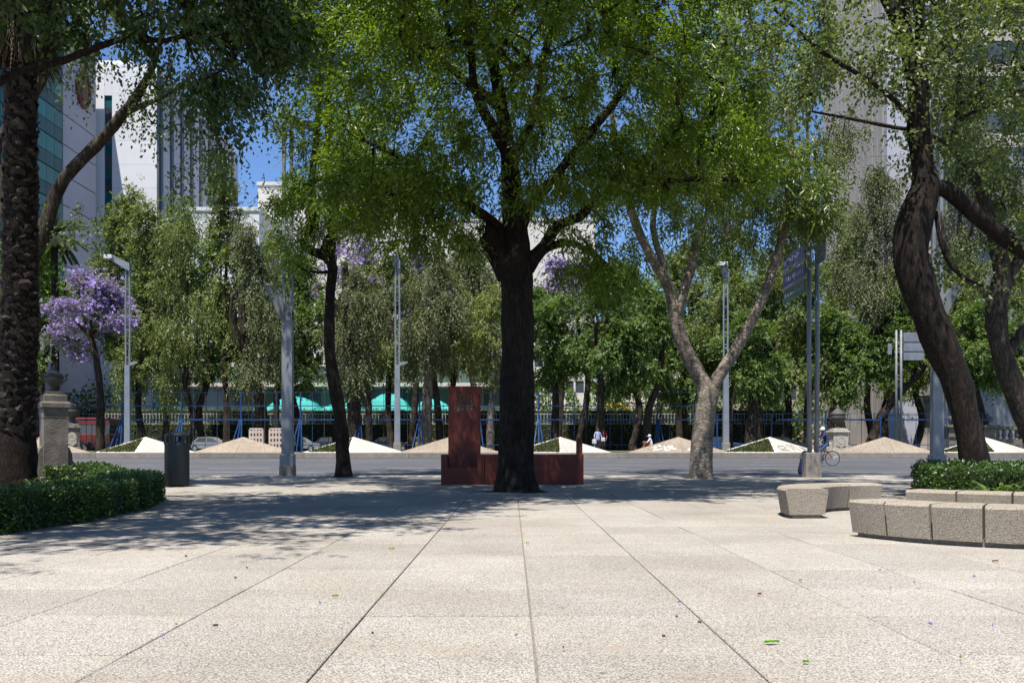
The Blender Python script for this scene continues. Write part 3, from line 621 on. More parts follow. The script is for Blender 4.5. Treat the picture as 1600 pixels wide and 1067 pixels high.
# broad-leaved tree reaching in from the left (trunk just outside the frame)
Y = 11.0
limbs = [[(-8.2, 8.6, 0, .26), (-8.1, 8.7, 1.5, .21), (-7.9, 8.9, 3.0, .19), (-7.6, 9.2, 4.4, .15), (-7.2, 9.6, 5.4, .11), (-6.5, 10.2, 6.8, .06)],
         [(-7.75, 9.05, 4.0, .10)] + lim([(-60, 150, 14, 10.6), (30, 112, 12), (100, 95, 11), (185, 63, 9), (260, 64, 8), (320, 45, 7, 11.2), (400, 20, 5, 11.4)], Y),
         [(-7.6, 9.2, 4.6, .09)] + lim([(0, 0, 12, 10.8), (150, -40, 9), (300, -30, 7)], Y),
         [(-7.6, 9.2, 4.6, .07), (-7.8, 7.6, 6.0, .05), (-7.2, 6.4, 6.8, .03)]]
cl = cat_([ell(340, 15, 11, 110, 30, 1.2, 36), ell(425, 40, 11.2, 50, 48, .9, 36), ell(310, 125, 11, 38, 28, .5, 10), ell(345, 185, 11, 28, 30, .4, 7), ell(385, 120, 11.1, 35, 40, .5, 10), ell(205, 60, 11, 50, 30, .6, 6), ell(100, 10, 10.8, 110, 36, 1.0, 18), ell(200, -90, 11, 300, 80, 2.2, 90), ell(380, -110, 11.3, 200, 70, 1.6, 60)])
cl = cat_([cl, np.array([-5.6, 7.4, 7.0]) + rng.normal(0, 1, (110, 3)) * np.array([1.5, 1.2, .8]), np.array([-3.6, 9.2, 8.6]) + rng.normal(0, 1, (60, 3)) * np.array([1.2, 1.0, .5]), np.array([-7.5, 11.0, 9.4]) + rng.normal(0, 1, (60, 3)) * np.array([1.5, 1.4, .5])])  # extra clusters out of view, added to shade the left paving
cl, lo, hi = lower_upper(cl, cat_([upper(190, (-5.8, 9.2, 9.8), (4.0, 4.8, 1.3)), upper(170, (-3.5, 11.4, 9.4), (2.0, 3.2, .8))]))
make_tree('maple_tree', 'broad leaved tree whose dark leafy boughs hang in at upper left', limbs, cl,
          [('crown', M['lf_maple'], lo, dict(n_spray=9, rc=0.22, m=6, slen=0.26, llen=0.10, ratio=0.46, droop=0.8)), ('shade_crown', M['lf_maple'], hi, UP)], M['bark_dark'], sides=12, twig=0.006, zmin=2.8)

# trees of the median and the far pavement
def far_tree(px, Y, top, bot, wid, kind, label, seed, trunk_w=12, lean=0, fork=True, name='street_tree', pale=False, path=None, dens=1.0):
    global rng
    rng = np.random.default_rng(seed); random.seed(seed)
    gzv = ZK - 0.03 if Y < 86 else ZK
    bot -= 0 if path else 16
    bx = gx(px, Y); zt = gz(top, Y); zb = gz(bot, Y); hw = wid * 1.28 / 2 / FOC * Y; H = zt - zb; r = trunk_w / 2 / FOC * Y
    topx = bx + lean / FOC * Y
    mid = zb + H * 0.35
    if path: tr = [tuple(at(p[0], p[1], Y)) + (r * (1 - 0.6 * i / len(path)),) for i, p in enumerate(path)]; tr[0] = (tr[0][0], Y, gzv - 0.1, r * 1.25); bx2, z2 = tr[-1][0], tr[-1][2]
    else:
        wob = rng.normal(0, 0.35, 4)
        tr = [(bx, Y, gzv - 0.1, r * 1.35), (bx + wob[0] * .3, Y, gzv + .5, r), (bx + wob[1] + (topx - bx) * .3, Y + wob[2] * .4, gzv + (zb - gzv) * .5, r * .85), (bx + (topx - bx) * .6 + wob[3], Y, zb, r * .75), (topx, Y, mid, r * .5), (topx + wob[0], Y, zb + H * .8, r * .2)]
    bx2, z2 = tr[-2][0], tr[-2][2]
    limbs = [tr]
    for k in range(3 if fork else 1):
        a = rng.uniform(0, 6.28); i0 = tr[min(3, len(tr) - 2)]
        limbs.append([(i0[0], i0[1], i0[2] - 0.3, r * .5), (i0[0] + math.cos(a) * hw * .35, i0[1] + math.sin(a) * hw * .3, i0[2] + H * .2, r * .38), (topx + math.cos(a) * hw * .55, Y + math.sin(a) * hw * .45, zb + H * .55, r * .15)])
    lobes = []; nl = 9
    for k in range(nl):
        f = (k + 0.5) / nl; env = math.sin(math.pi * min(1, 0.18 + 0.78 * f)) ** 0.7; a = rng.uniform(0, 6.28); rr = hw * env * rng.uniform(0.15, 0.6)
        lobes.append((topx + math.cos(a) * rr * 1.15, Y + math.sin(a) * rr * .8, zb + H * f, hw * env * rng.uniform(.42, .62), H / nl * rng.uniform(.9, 1.5)))
    per = int(19 * dens); cl = []
    for x, y, z, rx, rz in lobes:
        u = unit(rng.normal(0, 1, (per, 3))) * (0.3 + 0.7 * rng.random((per, 1)) ** .5); cl.append(np.array([x, y, z]) + u * np.array([rx, rx * .85, rz]))
    cl = np.concatenate(cl)
    s = Y / 70
    K = {'weep': ('lf_weep', dict(n_spray=12, rc=.5 * s, m=8, slen=1.05 * s, llen=.25 * s, ratio=.40, droop=1, weep=True)),
         'weep2': ('lf_weep2', dict(n_spray=12, rc=.5 * s, m=8, slen=1.15 * s, llen=.24 * s, ratio=.40, droop=1, weep=True)),
         'broad': ('lf_broad', dict(n_spray=14, rc=.55 * s, m=6, slen=.55 * s, llen=.27 * s, ratio=.52, droop=.5)),
         'soft': ('lf_weep', dict(n_spray=14, rc=.48 * s, m=7, slen=.6 * s, llen=.25 * s, ratio=.45, droop=.75)),
         'yel': ('lf_yel', dict(n_spray=11, rc=.5 * s, m=6, slen=.55 * s, llen=.20 * s, ratio=.45, droop=.8)),
         'bright': ('lf_bright', dict(n_spray=15, rc=.5 * s, m=6, slen=.5 * s, llen=.22 * s, ratio=.5, droop=.3))}
    if kind == 'jac':
        hi = cl[:, 2] > np.quantile(cl[:, 2], 0.35); hi |= rng.random(len(cl)) < .35
        lv = [('foliage', M['lf_jac'], None, dict(n_spray=6, rc=.5 * s, m=6, slen=.5 * s, llen=.17 * s, ratio=.4, droop=.5)),
              ('blossom', M['fl_jac'], hi, dict(n_spray=11, rc=.42 * s, m=5, slen=.35 * s, llen=.20 * s, ratio=.75, droop=.1))]
    else: mk_, kw = K[kind]; lv = [('crown', M[mk_], None, kw)]
    return make_tree(name, label, limbs, cl, lv, M['bark_pale'] if pale else M['bark_far'], group='trees of the median and beyond', sides=8, twig=.016 * s, jit=.08, zmin=max(2.2, zb - 1.2 - (0 if zb > 4 else 1)), maxr=.2)

FT = [
 (18, 76, 360, 600, 130, 'broad', 'green tree at the far left edge behind the palm trunk', dict()),
 (76, 82, 392, 520, 110, 'bright', 'bright lime green tree above the purple blossom at left', dict()),
 (132, 66, 430, 548, 122, 'jac', 'large jacaranda in full purple blossom at left beside the far lamp', dict(name='jacaranda_tree', path=[(156, 690), (157, 620), (150, 560), (140, 520), (128, 480), (120, 450)], dens=1.6)),
 (225, 72, 330, 610, 100, 'soft', 'olive weeping tree just right of the left far lamp post', dict()),
 (196, 84, 300, 560, 90, 'soft', 'tall grey green tree in front of the white tower front', dict(dens=1.2)),
 (292, 68, 318, 622, 120, 'weep', 'weeping tree above the litter bin with slim dark trunk', dict()),
 (352, 80, 268, 590, 95, 'soft', 'tallest narrow olive tree beside the finned office block', dict(dens=1.3)),
 (404, 69, 350, 590, 115, 'weep2', 'grey weeping tree with leaning trunk left of the near lamp post', dict(path=[(412, 690), (408, 640), (398, 590), (388, 555), (380, 510), (376, 460)], trunk_w=20)),
 (462, 75, 405, 610, 120, 'broad', 'green tree filling the gap behind the tall near lamp post', dict()),
 (522, 79, 335, 500, 190, 'jac', 'jacaranda with sparse purple blossom behind the kinked dark tree', dict(name='jacaranda_tree', dens=.8)),
 (566, 67, 420, 600, 110, 'weep2', 'grey olive tree with straight trunk right of the kinked dark tree', dict(trunk_w=22, path=[(557, 690), (552, 620), (545, 560), (543, 500), (540, 440), (538, 410)])),
 (612, 76, 395, 600, 110, 'soft', 'tree behind the central far lamp post left of the red slab', dict()),
 (645, 86, 400, 520, 120, 'jac', 'small jacaranda tufts beside the head of the central far lamp', dict(name='jacaranda_tree', dens=.7)),
 (668, 67, 400, 570, 120, 'weep2', 'forked grey weeping tree just left of the red slab', dict(path=[(664, 690), (668, 620), (672, 570), (690, 530), (704, 500), (706, 450)], trunk_w=18, pale=True)),
 (690, 70, 420, 560, 90, 'weep', 'thin tree with curved stem directly behind the red slab', dict(path=[(690, 690), (682, 620), (672, 560), (660, 520), (655, 470)])),
 (764, 68, 455, 590, 105, 'yel', 'yellowish leaved tree between the red slab and the central trunk', dict(path=[(766, 690), (768, 630), (778, 590), (774, 540), (765, 500)], pale=True)),
 (742, 82, 370, 560, 110, 'weep2', 'grey weeping tree behind the central trunk at left', dict(pale=True)),
 (872, 83, 412, 520, 130, 'jac', 'jacaranda with purple tufts right of the central trunk', dict(name='jacaranda_tree', dens=1.0)),
 (855, 68, 460, 590, 100, 'broad', 'green tree with bowed stem just right of the central trunk', dict(path=[(866, 690), (868, 620), (862, 560), (846, 530), (840, 500)])),
 (938, 65, 430, 600, 165, 'broad', 'dark green round crowned tree above the standing couple', dict(path=[(937, 690), (938, 640), (939, 600), (932, 550), (925, 500)], trunk_w=14, dens=1.3)),
 (1012, 66, 455, 590, 110, 'broad', 'slim curved tree beside the seated person in a white cap', dict(path=[(1010, 690), (1014, 640), (1028, 600), (1035, 540), (1030, 470)], trunk_w=13)),
 (1075, 72, 520, 640, 120, 'broad', 'low bushy green tree left of the pale forked tree', dict(dens=1.1)),
 (1066, 80, 380, 560, 130, 'soft', 'olive tree seen between the limbs of the pale forked tree', dict()),
 (1142, 70, 400, 590, 110, 'soft', 'dark green tree behind the right far lamp post', dict()),
 (1188, 77, 400, 600, 120, 'weep', 'weeping tree just left of the blue street sign poles', dict()),
 (1180, 66, 500, 620, 110, 'broad', 'low forked tree with rusty brown trunk left of the sign', dict(path=[(1172, 690), (1178, 630), (1186, 590), (1195, 560), (1205, 520)], trunk_w=18)),
 (1262, 72, 420, 600, 110, 'soft', 'green tree behind the street sign poles', dict()),
 (1312, 68, 490, 630, 100, 'broad', 'pale green leafy tree above the stone urn by the cyclist', dict(trunk_w=14, dens=1.2)),
 (1320, 82, 345, 560, 120, 'weep', 'tall olive tree right of the street sign panels', dict()),
 (1366, 70, 268, 560, 105, 'weep2', 'tall curtain like weeping tree in front of the concrete block', dict(dens=1.5)),
 (1400, 69, 470, 580, 95, 'broad', 'tree with a trunk slanting right behind the grey sign', dict(path=[(1358, 690), (1372, 660), (1400, 620), (1432, 585), (1450, 540)], trunk_w=16)),
 (1432, 78, 420, 620, 110, 'soft', 'tree with several thin dark stems behind the right lamp post', dict()),
 (1490, 74, 430, 600, 120, 'yel', 'yellowish leafed tree seen right of the leaning trunk', dict()),
 (1532, 68, 480, 610, 110, 'broad', 'green tree above the stone balustrade', dict()),
 (1592, 72, 330, 620, 130, 'soft', 'weeping tree at the far right edge', dict()),
 (258, 88, 335, 600, 120, 'soft', 'mid green tree behind the litter bin nearest the white annex', dict()),
 (318, 90, 380, 600, 120, 'broad', 'darker green tree between the two olive trees above the bin', dict()),
 (436, 90, 360, 590, 120, 'soft', 'mid green tree behind the near lamp post in front of the white block', dict()),
 (580, 91, 400, 590, 120, 'soft', 'mid green tree behind the teal awnings gap left of the far lamp', dict()),
 (715, 92, 405, 590, 130, 'soft', 'mid green tree rising above the red slab', dict()),
 (905, 92, 415, 590, 130, 'soft', 'mid green tree right of the central trunk behind the jacaranda tufts', dict()),
 (990, 90, 420, 600, 130, 'broad', 'green tree behind the slim curved tree', dict()),
 (1110, 92, 390, 600, 130, 'soft', 'mid green tree directly behind the fork of the pale tree', dict()),
 (1225, 92, 395, 600, 130, 'broad', 'green tree behind the blue street sign panels', dict()),
 (1385, 90, 420, 610, 120, 'soft', 'mid green tree behind the grey backed sign', dict()),
 (1140, 88, 20, 420, 130, 'weep2', 'very tall grey tree with a pale trunk rising behind the forked tree', dict(pale=True, dens=1.1)),
 (1262, 84, 40, 400, 170, 'weep2', 'very tall grey leaved tree left of the concrete office block', dict(dens=1.2)),
 (1500, 86, 120, 430, 170, 'weep2', 'very tall grey tree behind the dark glass building at right', dict(dens=1.2)),
]
for i, (px, Y, top, bot, wid, kind, lab, kw) in enumerate(FT): far_tree(px, Y, top, bot, wid, kind, lab, 100 + i, **kw)
rng = np.random.default_rng(5); random.seed(5)

for tx, ty, tr in ((gx(806, 17.7), 17.7, .62), (gx(537, 26.2), 26.05, .42), (gx(1094, 25), 25.0, .48)):
    m = MB(); vs = [(tx, ty, .012)]; n = 22
    for k in range(n): q = tr * random.uniform(.85, 1.2); vs.append((tx + q * math.cos(6.283 * k / n), ty + q * math.sin(6.283 * k / n), .005))
    m.add(vs, [(0, 1 + k, 1 + (k + 1) % n) for k in range(n)]); tag(m.build('tree_pit_soil', M['soil']), kind='structure')
# palm at the left edge
Y = 18.3; pb = Vector((gx(20, Y), Y, 0)); pal = empty('palm_tree', pb, 'stout palm trunk covered in old leaf bases at the left edge', 'palm')
def pR(z): return 0.46 - 0.10 * min(1, max(0, (z - 0.2) / 1.3)) - 0.07 * min(1, max(0, (z - 1.5) / 6)) + (0.10 * max(0, z - 8.6) if z > 8.6 else 0)
def pX(z): return 0.05 * math.sin(z * .5) + 0.025 * z
m = MB(); zz = np.arange(-0.1, 11.0, 0.25); m.tube([(pX(z), 0, z) for z in zz], [pR(z) * (1 + .04 * math.sin(z * 9)) for z in zz], 16, .04); m.build('trunk', M['palm'], pal, True)
b = MB()
b.add([(-.10, 0, -.05), (.10, 0, -.05), (.12, .01, .03), (0.02, .02, .10), (-.12, .01, .02), (0.03, .12, .05), (-0.05, .10, .075)], [(0, 1, 5), (1, 2, 6, 5), (2, 3, 6), (3, 4, 6), (4, 0, 5, 6)]); bme = b.mesh('leaf_base', M['palm_boot'])
ga = 2.39996; nb = 290
for i in range(nb):
    z = 1.15 + i * (8.1 / nb); a = i * ga; r = pR(z) - .02
    ox = pX(z) + math.cos(a) * r; oy = math.sin(a) * r
    o = link('leaf_base', bme, pal, (ox, oy, z)); s = random.uniform(.6, 1.15); o.scale = (s * 1.1, s * random.uniform(.25, .7), s * random.uniform(.7, 1.5)); o.rotation_euler = (random.gauss(0, .35), random.gauss(0, .4), a - math.pi / 2 + random.gauss(0, .25))
mm = MB()
for i in range(900):
    z = random.uniform(1.0, 9.3); a = random.uniform(0, 6.283); r = pR(z) - .03; c = Vector((pX(z) + math.cos(a) * r, math.sin(a) * r, z)); t_ = Vector((-math.sin(a), math.cos(a), random.gauss(0, .25))).normalized(); o_ = Vector((math.cos(a), math.sin(a), 0)); wd = random.uniform(.05, .12); up = Vector((0, 0, random.uniform(.06, .16)))
    mm.add([c - t_ * wd, c + t_ * wd, c + t_ * wd * .7 + up * .6 + o_ * .05, c + up + o_ * random.uniform(.06, .11), c - t_ * wd * .7 + up * .6 + o_ * .05], [(0, 1, 2, 3, 4)])
tag(mm.build('leaf_base_scales', M['palm_boot'], pal), kind='stuff')
nD = 2600; a = rng.random(nD) * 6.283; z = rng.uniform(9.3, 11.0, nD); rr = np.array([pR(q) for q in z]) * .95 + .05
pts = np.stack([np.array([pX(q) for q in z]) + np.cos(a) * rr, np.sin(a) * rr, z], 1); d = unit(np.stack([np.cos(a) * .28, np.sin(a) * .28, -np.ones(nD)], 1) + rng.normal(0, .12, (nD, 3))); wv = unit(np.cross(d, np.stack([np.cos(a), np.sin(a), 0 * a], 1)))
v, t = leaf_arrays(pts, d, wv, rng.uniform(.5, 1.2, nD), np.full(nD, .045)); link('dead_frond_skirt', tri_mesh('dead_frond_skirt', v, t, M['palm_dead']), pal)
def frond(root, a, el, ln, parent, name='frond', mat='lf_palm', n=46, lw=.05, ll=.55):
    pts = []; p = Vector(root); d = Vector((math.cos(a) * math.cos(el), math.sin(a) * math.cos(el), math.sin(el))); ds = ln / n
    P_ = []; D_ = []
    for k in range(n): p = p + d * ds; d = (d + Vector((0, 0, -1.1 / n))).normalized(); P_.append(p.copy()); D_.append(d.copy())
    mm = MB(); mm.tube(P_[::4] + [P_[-1]], [.03 * (1 - .8 * i / (len(P_[::4]))) for i in range(len(P_[::4]) + 1)], 5)
    for k in range(2, n):
        d = D_[k]; s = d.cross(Vector((0, 0, 1))).normalized(); f = k / n; L = ll * math.sin(math.pi * (0.15 + .8 * f)) ** .6
        for sg in (-1, 1):
            q = (d * .75 + s * sg * .8 + Vector((0, 0, -.15))).normalized(); wv = q.cross(Vector((0, 0, 1))).normalized()
            c = P_[k]; mm.add([c, c + q * L * .4 + wv * lw / 2, c + q * L, c + q * L * .4 - wv * lw / 2], [(0, 1, 2), (0, 2, 3)])
    return mm.build(name, M[mat], parent)
for k in range(26): frond((pX(10.9), 0, 10.9), k * 2.4, .25 + (k % 5) * .25, random.uniform(2.6, 3.4), pal)

# small far palm in front of the tower
fp = empty('fan_palm', at(85, 690, 78), 'spiky palm crown behind the slanting limb at left', 'palm'); fp.location.z = ZK
zf = gz(368, 78) - ZK; m = MB(); m.tube([(0, 0, -.1), (.1, 0, zf * .5), (0, 0, zf)], [.45, .3, .28], 9, .05); m.build('trunk', M['bark_far'], fp)
for k in range(34): frond((0, 0, zf - .1), k * 2.4, -.5 + (k % 8) * .26, random.uniform(2.6, 3.4), fp, n=22, lw=.16, ll=.75)

# ------------------------------------------------------------------ hedges and bed plants
def ring_hedge(name, label, outer, thick, h, nleaf, llen, side=1):
    pts = [np.array(p, float) for p in outer]; P, _ = smooth_path([(p[0], p[1], 0, 1) for p in pts], .25); P = np.array(P)[:, :2]
    T = np.gradient(P, axis=0); T = T / np.linalg.norm(T, axis=1)[:, None]; N = np.stack([-T[:, 1], T[:, 0]], 1) * side
    c = Vector((P[:, 0].mean(), P[:, 1].mean(), 0)); e = empty(name, c, label, 'hedge')
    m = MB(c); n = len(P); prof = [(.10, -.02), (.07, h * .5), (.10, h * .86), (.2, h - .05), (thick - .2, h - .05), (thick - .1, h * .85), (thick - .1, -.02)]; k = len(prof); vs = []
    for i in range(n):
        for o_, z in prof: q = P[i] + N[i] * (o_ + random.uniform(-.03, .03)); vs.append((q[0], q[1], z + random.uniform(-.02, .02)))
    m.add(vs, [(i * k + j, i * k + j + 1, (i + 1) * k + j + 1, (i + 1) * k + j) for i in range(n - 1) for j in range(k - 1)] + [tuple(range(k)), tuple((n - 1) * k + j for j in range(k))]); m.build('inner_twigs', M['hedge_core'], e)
    ii = rng.integers(0, n - 1, nleaf); ff = rng.random(nleaf)[:, None]; q = P[ii] * (1 - ff) + P[ii + 1] * ff; nn = N[ii]
    u = rng.random(nleaf); off = np.zeros(nleaf); z = np.zeros(nleaf); nz = np.zeros((nleaf, 3))
    A = u < .45; B = (u >= .45) & (u < .85); C = u >= .85
    off[A] = rng.uniform(-.02, .11, A.sum()); z[A] = rng.uniform(0.02, h, A.sum()); nz[A] = np.concatenate([-nn[A], np.full((A.sum(), 1), .3)], 1)
    off[B] = rng.uniform(0, thick, B.sum()); z[B] = h - .05 + rng.uniform(-.06, .06, B.sum()); nz[B] = (0, 0, 1)
    off[C] = thick + rng.uniform(-.1, .03, C.sum()); z[C] = rng.uniform(.1, h, C.sum()); nz[C] = np.concatenate([nn[C], np.full((C.sum(), 1), .3)], 1)
    lump = .035 * (np.sin(q[:, 0] * 7 + q[:, 1] * 4) + np.sin(q[:, 1] * 9 + 1)); off[A] -= lump[A]; z[B] += lump[B]
    pts3 = np.stack([q[:, 0] + nn[:, 0] * off, q[:, 1] + nn[:, 1] * off, z], 1) - np.array(c)
    scatter_leaves('foliage', pts3, nz, llen, .55, M['lf_hedge'], e, .75); return e
ring_hedge('clipped_hedge', 'low clipped curving hedge round the palm at left', [(-6.6, 6.2), (-5.6, 7.6), (-5.16, 9.06), (-5.03, 10.96), (-5.18, 12.6), (-5.70, 14.6), (-6.6, 16.2), (-7.6, 17.2)], .60, .44, 40000, .042)
ring_hedge('clipped_hedge', 'short back row of clipped hedge beside the urn pedestal', [(-7.7, 17.9), (-8.6, 18.4), (-9.4, 18.6)], .5, .50, 5000, .055)
cc, rr_ = (9.1, 15.2), 2.05
ring_hedge('clipped_hedge', 'round clipped hedge circling the leaning tree at right', [(cc[0] + rr_ * math.cos(a), cc[1] + rr_ * math.sin(a)) for a in np.arange(R(60), R(345), R(15))], 1.1, .58, 26000, .055)
m = MB(); m.prism([(-6.2, 7), (-5.5, 9.2), (-5.3, 11), (-5.5, 12.6), (-6, 14.6), (-7, 16.6), (-9, 18.8), (-13, 20.5), (-15, 14), (-11, 6.5)], -.3, .02); tag(m.build('planting_bed_ground', M['soil']), kind='structure')
m = MB(); m.prism([(cc[0] + 1.9 * math.cos(a), cc[1] + 1.9 * math.sin(a)) for a in np.arange(0, 6.28, .35)], -.3, .03); tag(m.build('tree_bed_ground', M['soil']), kind='structure')
for k, (px, py, Y, lab) in enumerate([(100, 742, 15.5, 'tuft of strap leaves beside the urn pedestal foot'), (118, 738, 15.2, 'taller pale tuft of strap leaves right of the urn pedestal'), (62, 745, 14.2, 'tuft of strap leaves below the palm trunk'), (18, 752, 11.5, 'tuft of strap leaves at the left frame edge'), (1558, 745, 13.6, 'strap leaf tuft at the foot of the leaning tree')]):
    e = empty('strap_plant', (gx(px, Y), Y, 0.02), lab, 'plant', 'strap leaved plants in the beds'); mm = MB()
    for q in range(26):
        a = random.uniform(0, 6.28); L = random.uniform(.5, .85); d = Vector((math.cos(a) * .5, math.sin(a) * .5, 1)).normalized(); p = Vector((random.gauss(0, .07), random.gauss(0, .07), 0)); s = d.cross(Vector((0, 0, 1))).normalized(); vs = []; n = 6
        for i in range(n + 1):
            wd = .024 * (1 - (i / n) ** 2) + .002; vs += [p + s * wd, p - s * wd]; p = p + d * L / n; d = (d + Vector((math.cos(a) * .16, math.sin(a) * .16, -.16 - .05 * i))).normalized()
        mm.add(vs, [(2 * i, 2 * i + 1, 2 * i + 3, 2 * i + 2) for i in range(n)])
    mm.build('blades', M['lf_strap'], e)

# ------------------------------------------------------------------ benches
def arc_bench(label, c, r, a0, a1, nseg, width, h=.37, gap=.012, under=.05):
    mid = R((a0 + a1) / 2); base = Vector((c[0] + r * math.cos(mid), c[1] + r * math.sin(mid), 0)); e = empty('curved_bench', base, label, 'bench', 'aggregate concrete benches')
    for k in range(nseg):
        b0 = R(a0 + (a1 - a0) * k / nseg); b1 = R(a0 + (a1 - a0) * (k + 1) / nseg); dg = gap / r * (1 if b1 > b0 else -1); m = MB(base); n = 6; vs = []
        prof = [(r + under, .045), (r - under * .3 + .015, h - .03), (r, h), (r - width, h), (r - width - .01, h - .03), (r - width + .06, .045)]
        prof = [(r - .055, .045), (r - .006, h - .025), (r - .03, h), (r - width + .03, h), (r - width + .006, h - .025), (r - width + .055, .045)]
        for i in range(n + 1):
            a = b0 + dg + (b1 - b0 - 2 * dg) * i / n
            for q, z in prof: q2 = q + random.gauss(0, .0015); vs.append((c[0] + q2 * math.cos(a), c[1] + q2 * math.sin(a), z + random.gauss(0, .001)))
        np_ = len(prof)
        m.add(vs, [(i * np_ + j, i * np_ + (j + 1) % np_, (i + 1) * np_ + (j + 1) % np_, (i + 1) * np_ + j) for i in range(n) for j in range(np_)] + [tuple(range(np_ - 1, -1, -1)), tuple(n * np_ + j for j in range(np_))])
        m.build('bench_block', M['bench'], e)
    m = MB(base); vs = []; n = 20
    for i in range(n + 1):
        a = R(a0 + (a1 - a0) * (.012 + .976 * i / n))
        for q, z in ((r - .10, 0), (r - .10, .06), (r - width + .10, .06), (r - width + .10, 0)): vs.append((c[0] + q * math.cos(a), c[1] + q * math.sin(a), z))
    m.add(vs, [(i * 4 + j, i * 4 + (j + 1) % 4, (i + 1) * 4 + (j + 1) % 4, (i + 1) * 4 + j) for i in range(n) for j in range(4)] + [(0, 1, 2, 3), (n * 4 + 3, n * 4 + 2, n * 4 + 1, n * 4)]); m.build('plinth', M['joint'], e)
arc_bench('long curved aggregate bench in the right foreground, nearest the camera', (5.22, 9.62), 2.0, 200, 302, 8, .52)
arc_bench('curved bench of rough blocks standing alone left of the long bench', (5.35, 11.25), 1.95, 183, 95, 4, .56)
arc_bench('low curved bench in front of the round hedge', (8.6, 14.9), 5.6, 226.5, 262, 6, .5)

# ------------------------------------------------------------------ red steel sculpture
Y = 21.0; sx = lambda p: gx(p, Y); base = Vector((sx(800), Y, 0)); sc = empty('steel_sculpture', base, 'dark red steel sculpture of a pierced upright slab and low wall', 'sculpture')
wt = gz(710, Y)
m = MB(base); m.b2(sx(689), sx(699), Y, Y + .9, .005, wt, .004); m.b2(sx(699) + .002, sx(746) - .002, Y + .003, Y + .28, .005, gz(730, Y), .004); m.b2(sx(746), sx(757) - .006, Y, Y + .9, .005, wt, .004); m.build('pedestal_box', M['corten'], sc)
m = MB(base); m.b2(sx(757) + .006, sx(912), Y + .03, Y + .42, .005, wt + .005, .004); m.build('low_wall', M['corten'], sc)
m = MB(base); m.b2(sx(902), sx(911) - .01, Y + .05, Y + .40, wt + .006, gz(684, Y), .004); m.build('end_post', M['corten'], sc)
# slab with cut-out marks: a plate with real holes
y0, y1 = Y + .30, Y + .42; xa, xb, za, zb = sx(699), sx(750), .3, gz(602, Y)
gx0, gx1 = sx(711.5), sx(738.5); gzt, gzb = gz(615, Y), gz(642, Y)
glyph = ['111/111/010', '111/110/111', '111/111/110', '011/001/011', '010/110/000', '110/011/111', '010/011/010', '111/011/011', '010/111/111', '110/011/011', '111/001/111', '111/101/111', '111/111/111', '100/111/110', '110/111/011', '111/011/001']
xs = [xa]; kinds = []
cw = (gx1 - gx0) / 4; chh = (gzt - gzb) / 4; sub = .70 * cw / 3; subz = .70 * chh / 3
xs = sorted({round(v, 5) for v in [xa, xb] + [gx0 + i * cw + .15 * cw + j * sub for i in range(4) for j in range(4)]}); zs = sorted({round(v, 5) for v in [za, zb] + [gzt - i * chh - .15 * chh - j * subz for i in range(4) for j in range(4)]})
def hole(x, z):
    i = int((x - gx0) // cw); j = int((gzt - z) // chh)
    if not (0 <= i < 4 and 0 <= j < 4): return False
    a = (x - gx0 - i * cw - .15 * cw) / sub; b_ = (gzt - z - j * chh - .15 * chh) / subz
    return 0 <= a < 3 and 0 <= b_ < 3 and glyph[j * 4 + i].split('/')[int(b_)][int(a)] == '1'
m = MB(base); nx, nz = len(xs), len(zs); idx = lambda i, j, s: (j * nx + i) * 2 + s
vs = [(x, y, z) for z in zs for x in xs for y in (y0, y1)]; fs = []; H = [[hole((xs[i] + xs[i + 1]) / 2, (zs[j] + zs[j + 1]) / 2) for i in range(nx - 1)] for j in range(nz - 1)]
for j in range(nz - 1):
    for i in range(nx - 1):
        if not H[j][i]:
            fs += [(idx(i, j, 0), idx(i + 1, j, 0), idx(i + 1, j + 1, 0), idx(i, j + 1, 0)), (idx(i, j, 1), idx(i, j + 1, 1), idx(i + 1, j + 1, 1), idx(i + 1, j, 1))]
            for di, dj, p, q in ((-1, 0, (i, j), (i, j + 1)), (1, 0, (i + 1, j), (i + 1, j + 1)), (0, -1, (i, j), (i + 1, j)), (0, 1, (i, j + 1), (i + 1, j + 1))):
                a, c = i + di, j + dj
                if not (0 <= a < nx - 1 and 0 <= c < nz - 1) or H[c][a]: fs.append((idx(*p, 0), idx(*q, 0), idx(*q, 1), idx(*p, 1)))
m.add(vs, fs); m.build('pierced_slab', M['corten'], sc)

# ------------------------------------------------------------------ litter bin
Y = 20.0; base = Vector((gx(276.5, Y), Y, 0)); e = empty('litter_bin', base, 'dark green oval litter bin beside the hedge at left', 'litter bin'); w2 = 19 / FOC * Y
zt = gz(693, Y); z2 = gz(682, Y); z3 = gz(675, Y)
m = MB(); m.lathe([(w2 * .92, 0), (w2 * .93, .03), (w2, .04), (w2, zt - .01), (w2 * .98, zt), (w2 * .86, zt), (w2 * .86, .5)], (0, 0, 0), 28, 1, .8); m.build('body', M['bin'], e, False)
m = MB(); m.lathe([(w2 * 1.02, z2), (w2 * 1.02, z2 + .035), (w2 * .8, z2 + .07), (w2 * .35, z3 + .012), (w2 * .03, z3 + .018)], (0, 0, 0), 28, 1, .8); m.build('lid', M['bin'], e, False)
for a in (0, 90, 180, 270, 62, 118, 242, 298):
    if a in (62, 118, 242, 298): continue
    m = MB(); m.box((math.cos(R(a)) * w2 * .94, math.sin(R(a)) * w2 * .75, (zt + z2) / 2 - .004), (.05, .09, z2 - zt + .02), R(a)); m.build('lid_support', M['bin'], e)
for a in (45, 135, 225, 315):
    m = MB(); m.box((math.cos(R(a)) * w2 * .95, math.sin(R(a)) * w2 * .76, (zt + z2) / 2 - .004), (.03, .07, z2 - zt + .02), R(a)); m.build('lid_support', M['bin'], e)
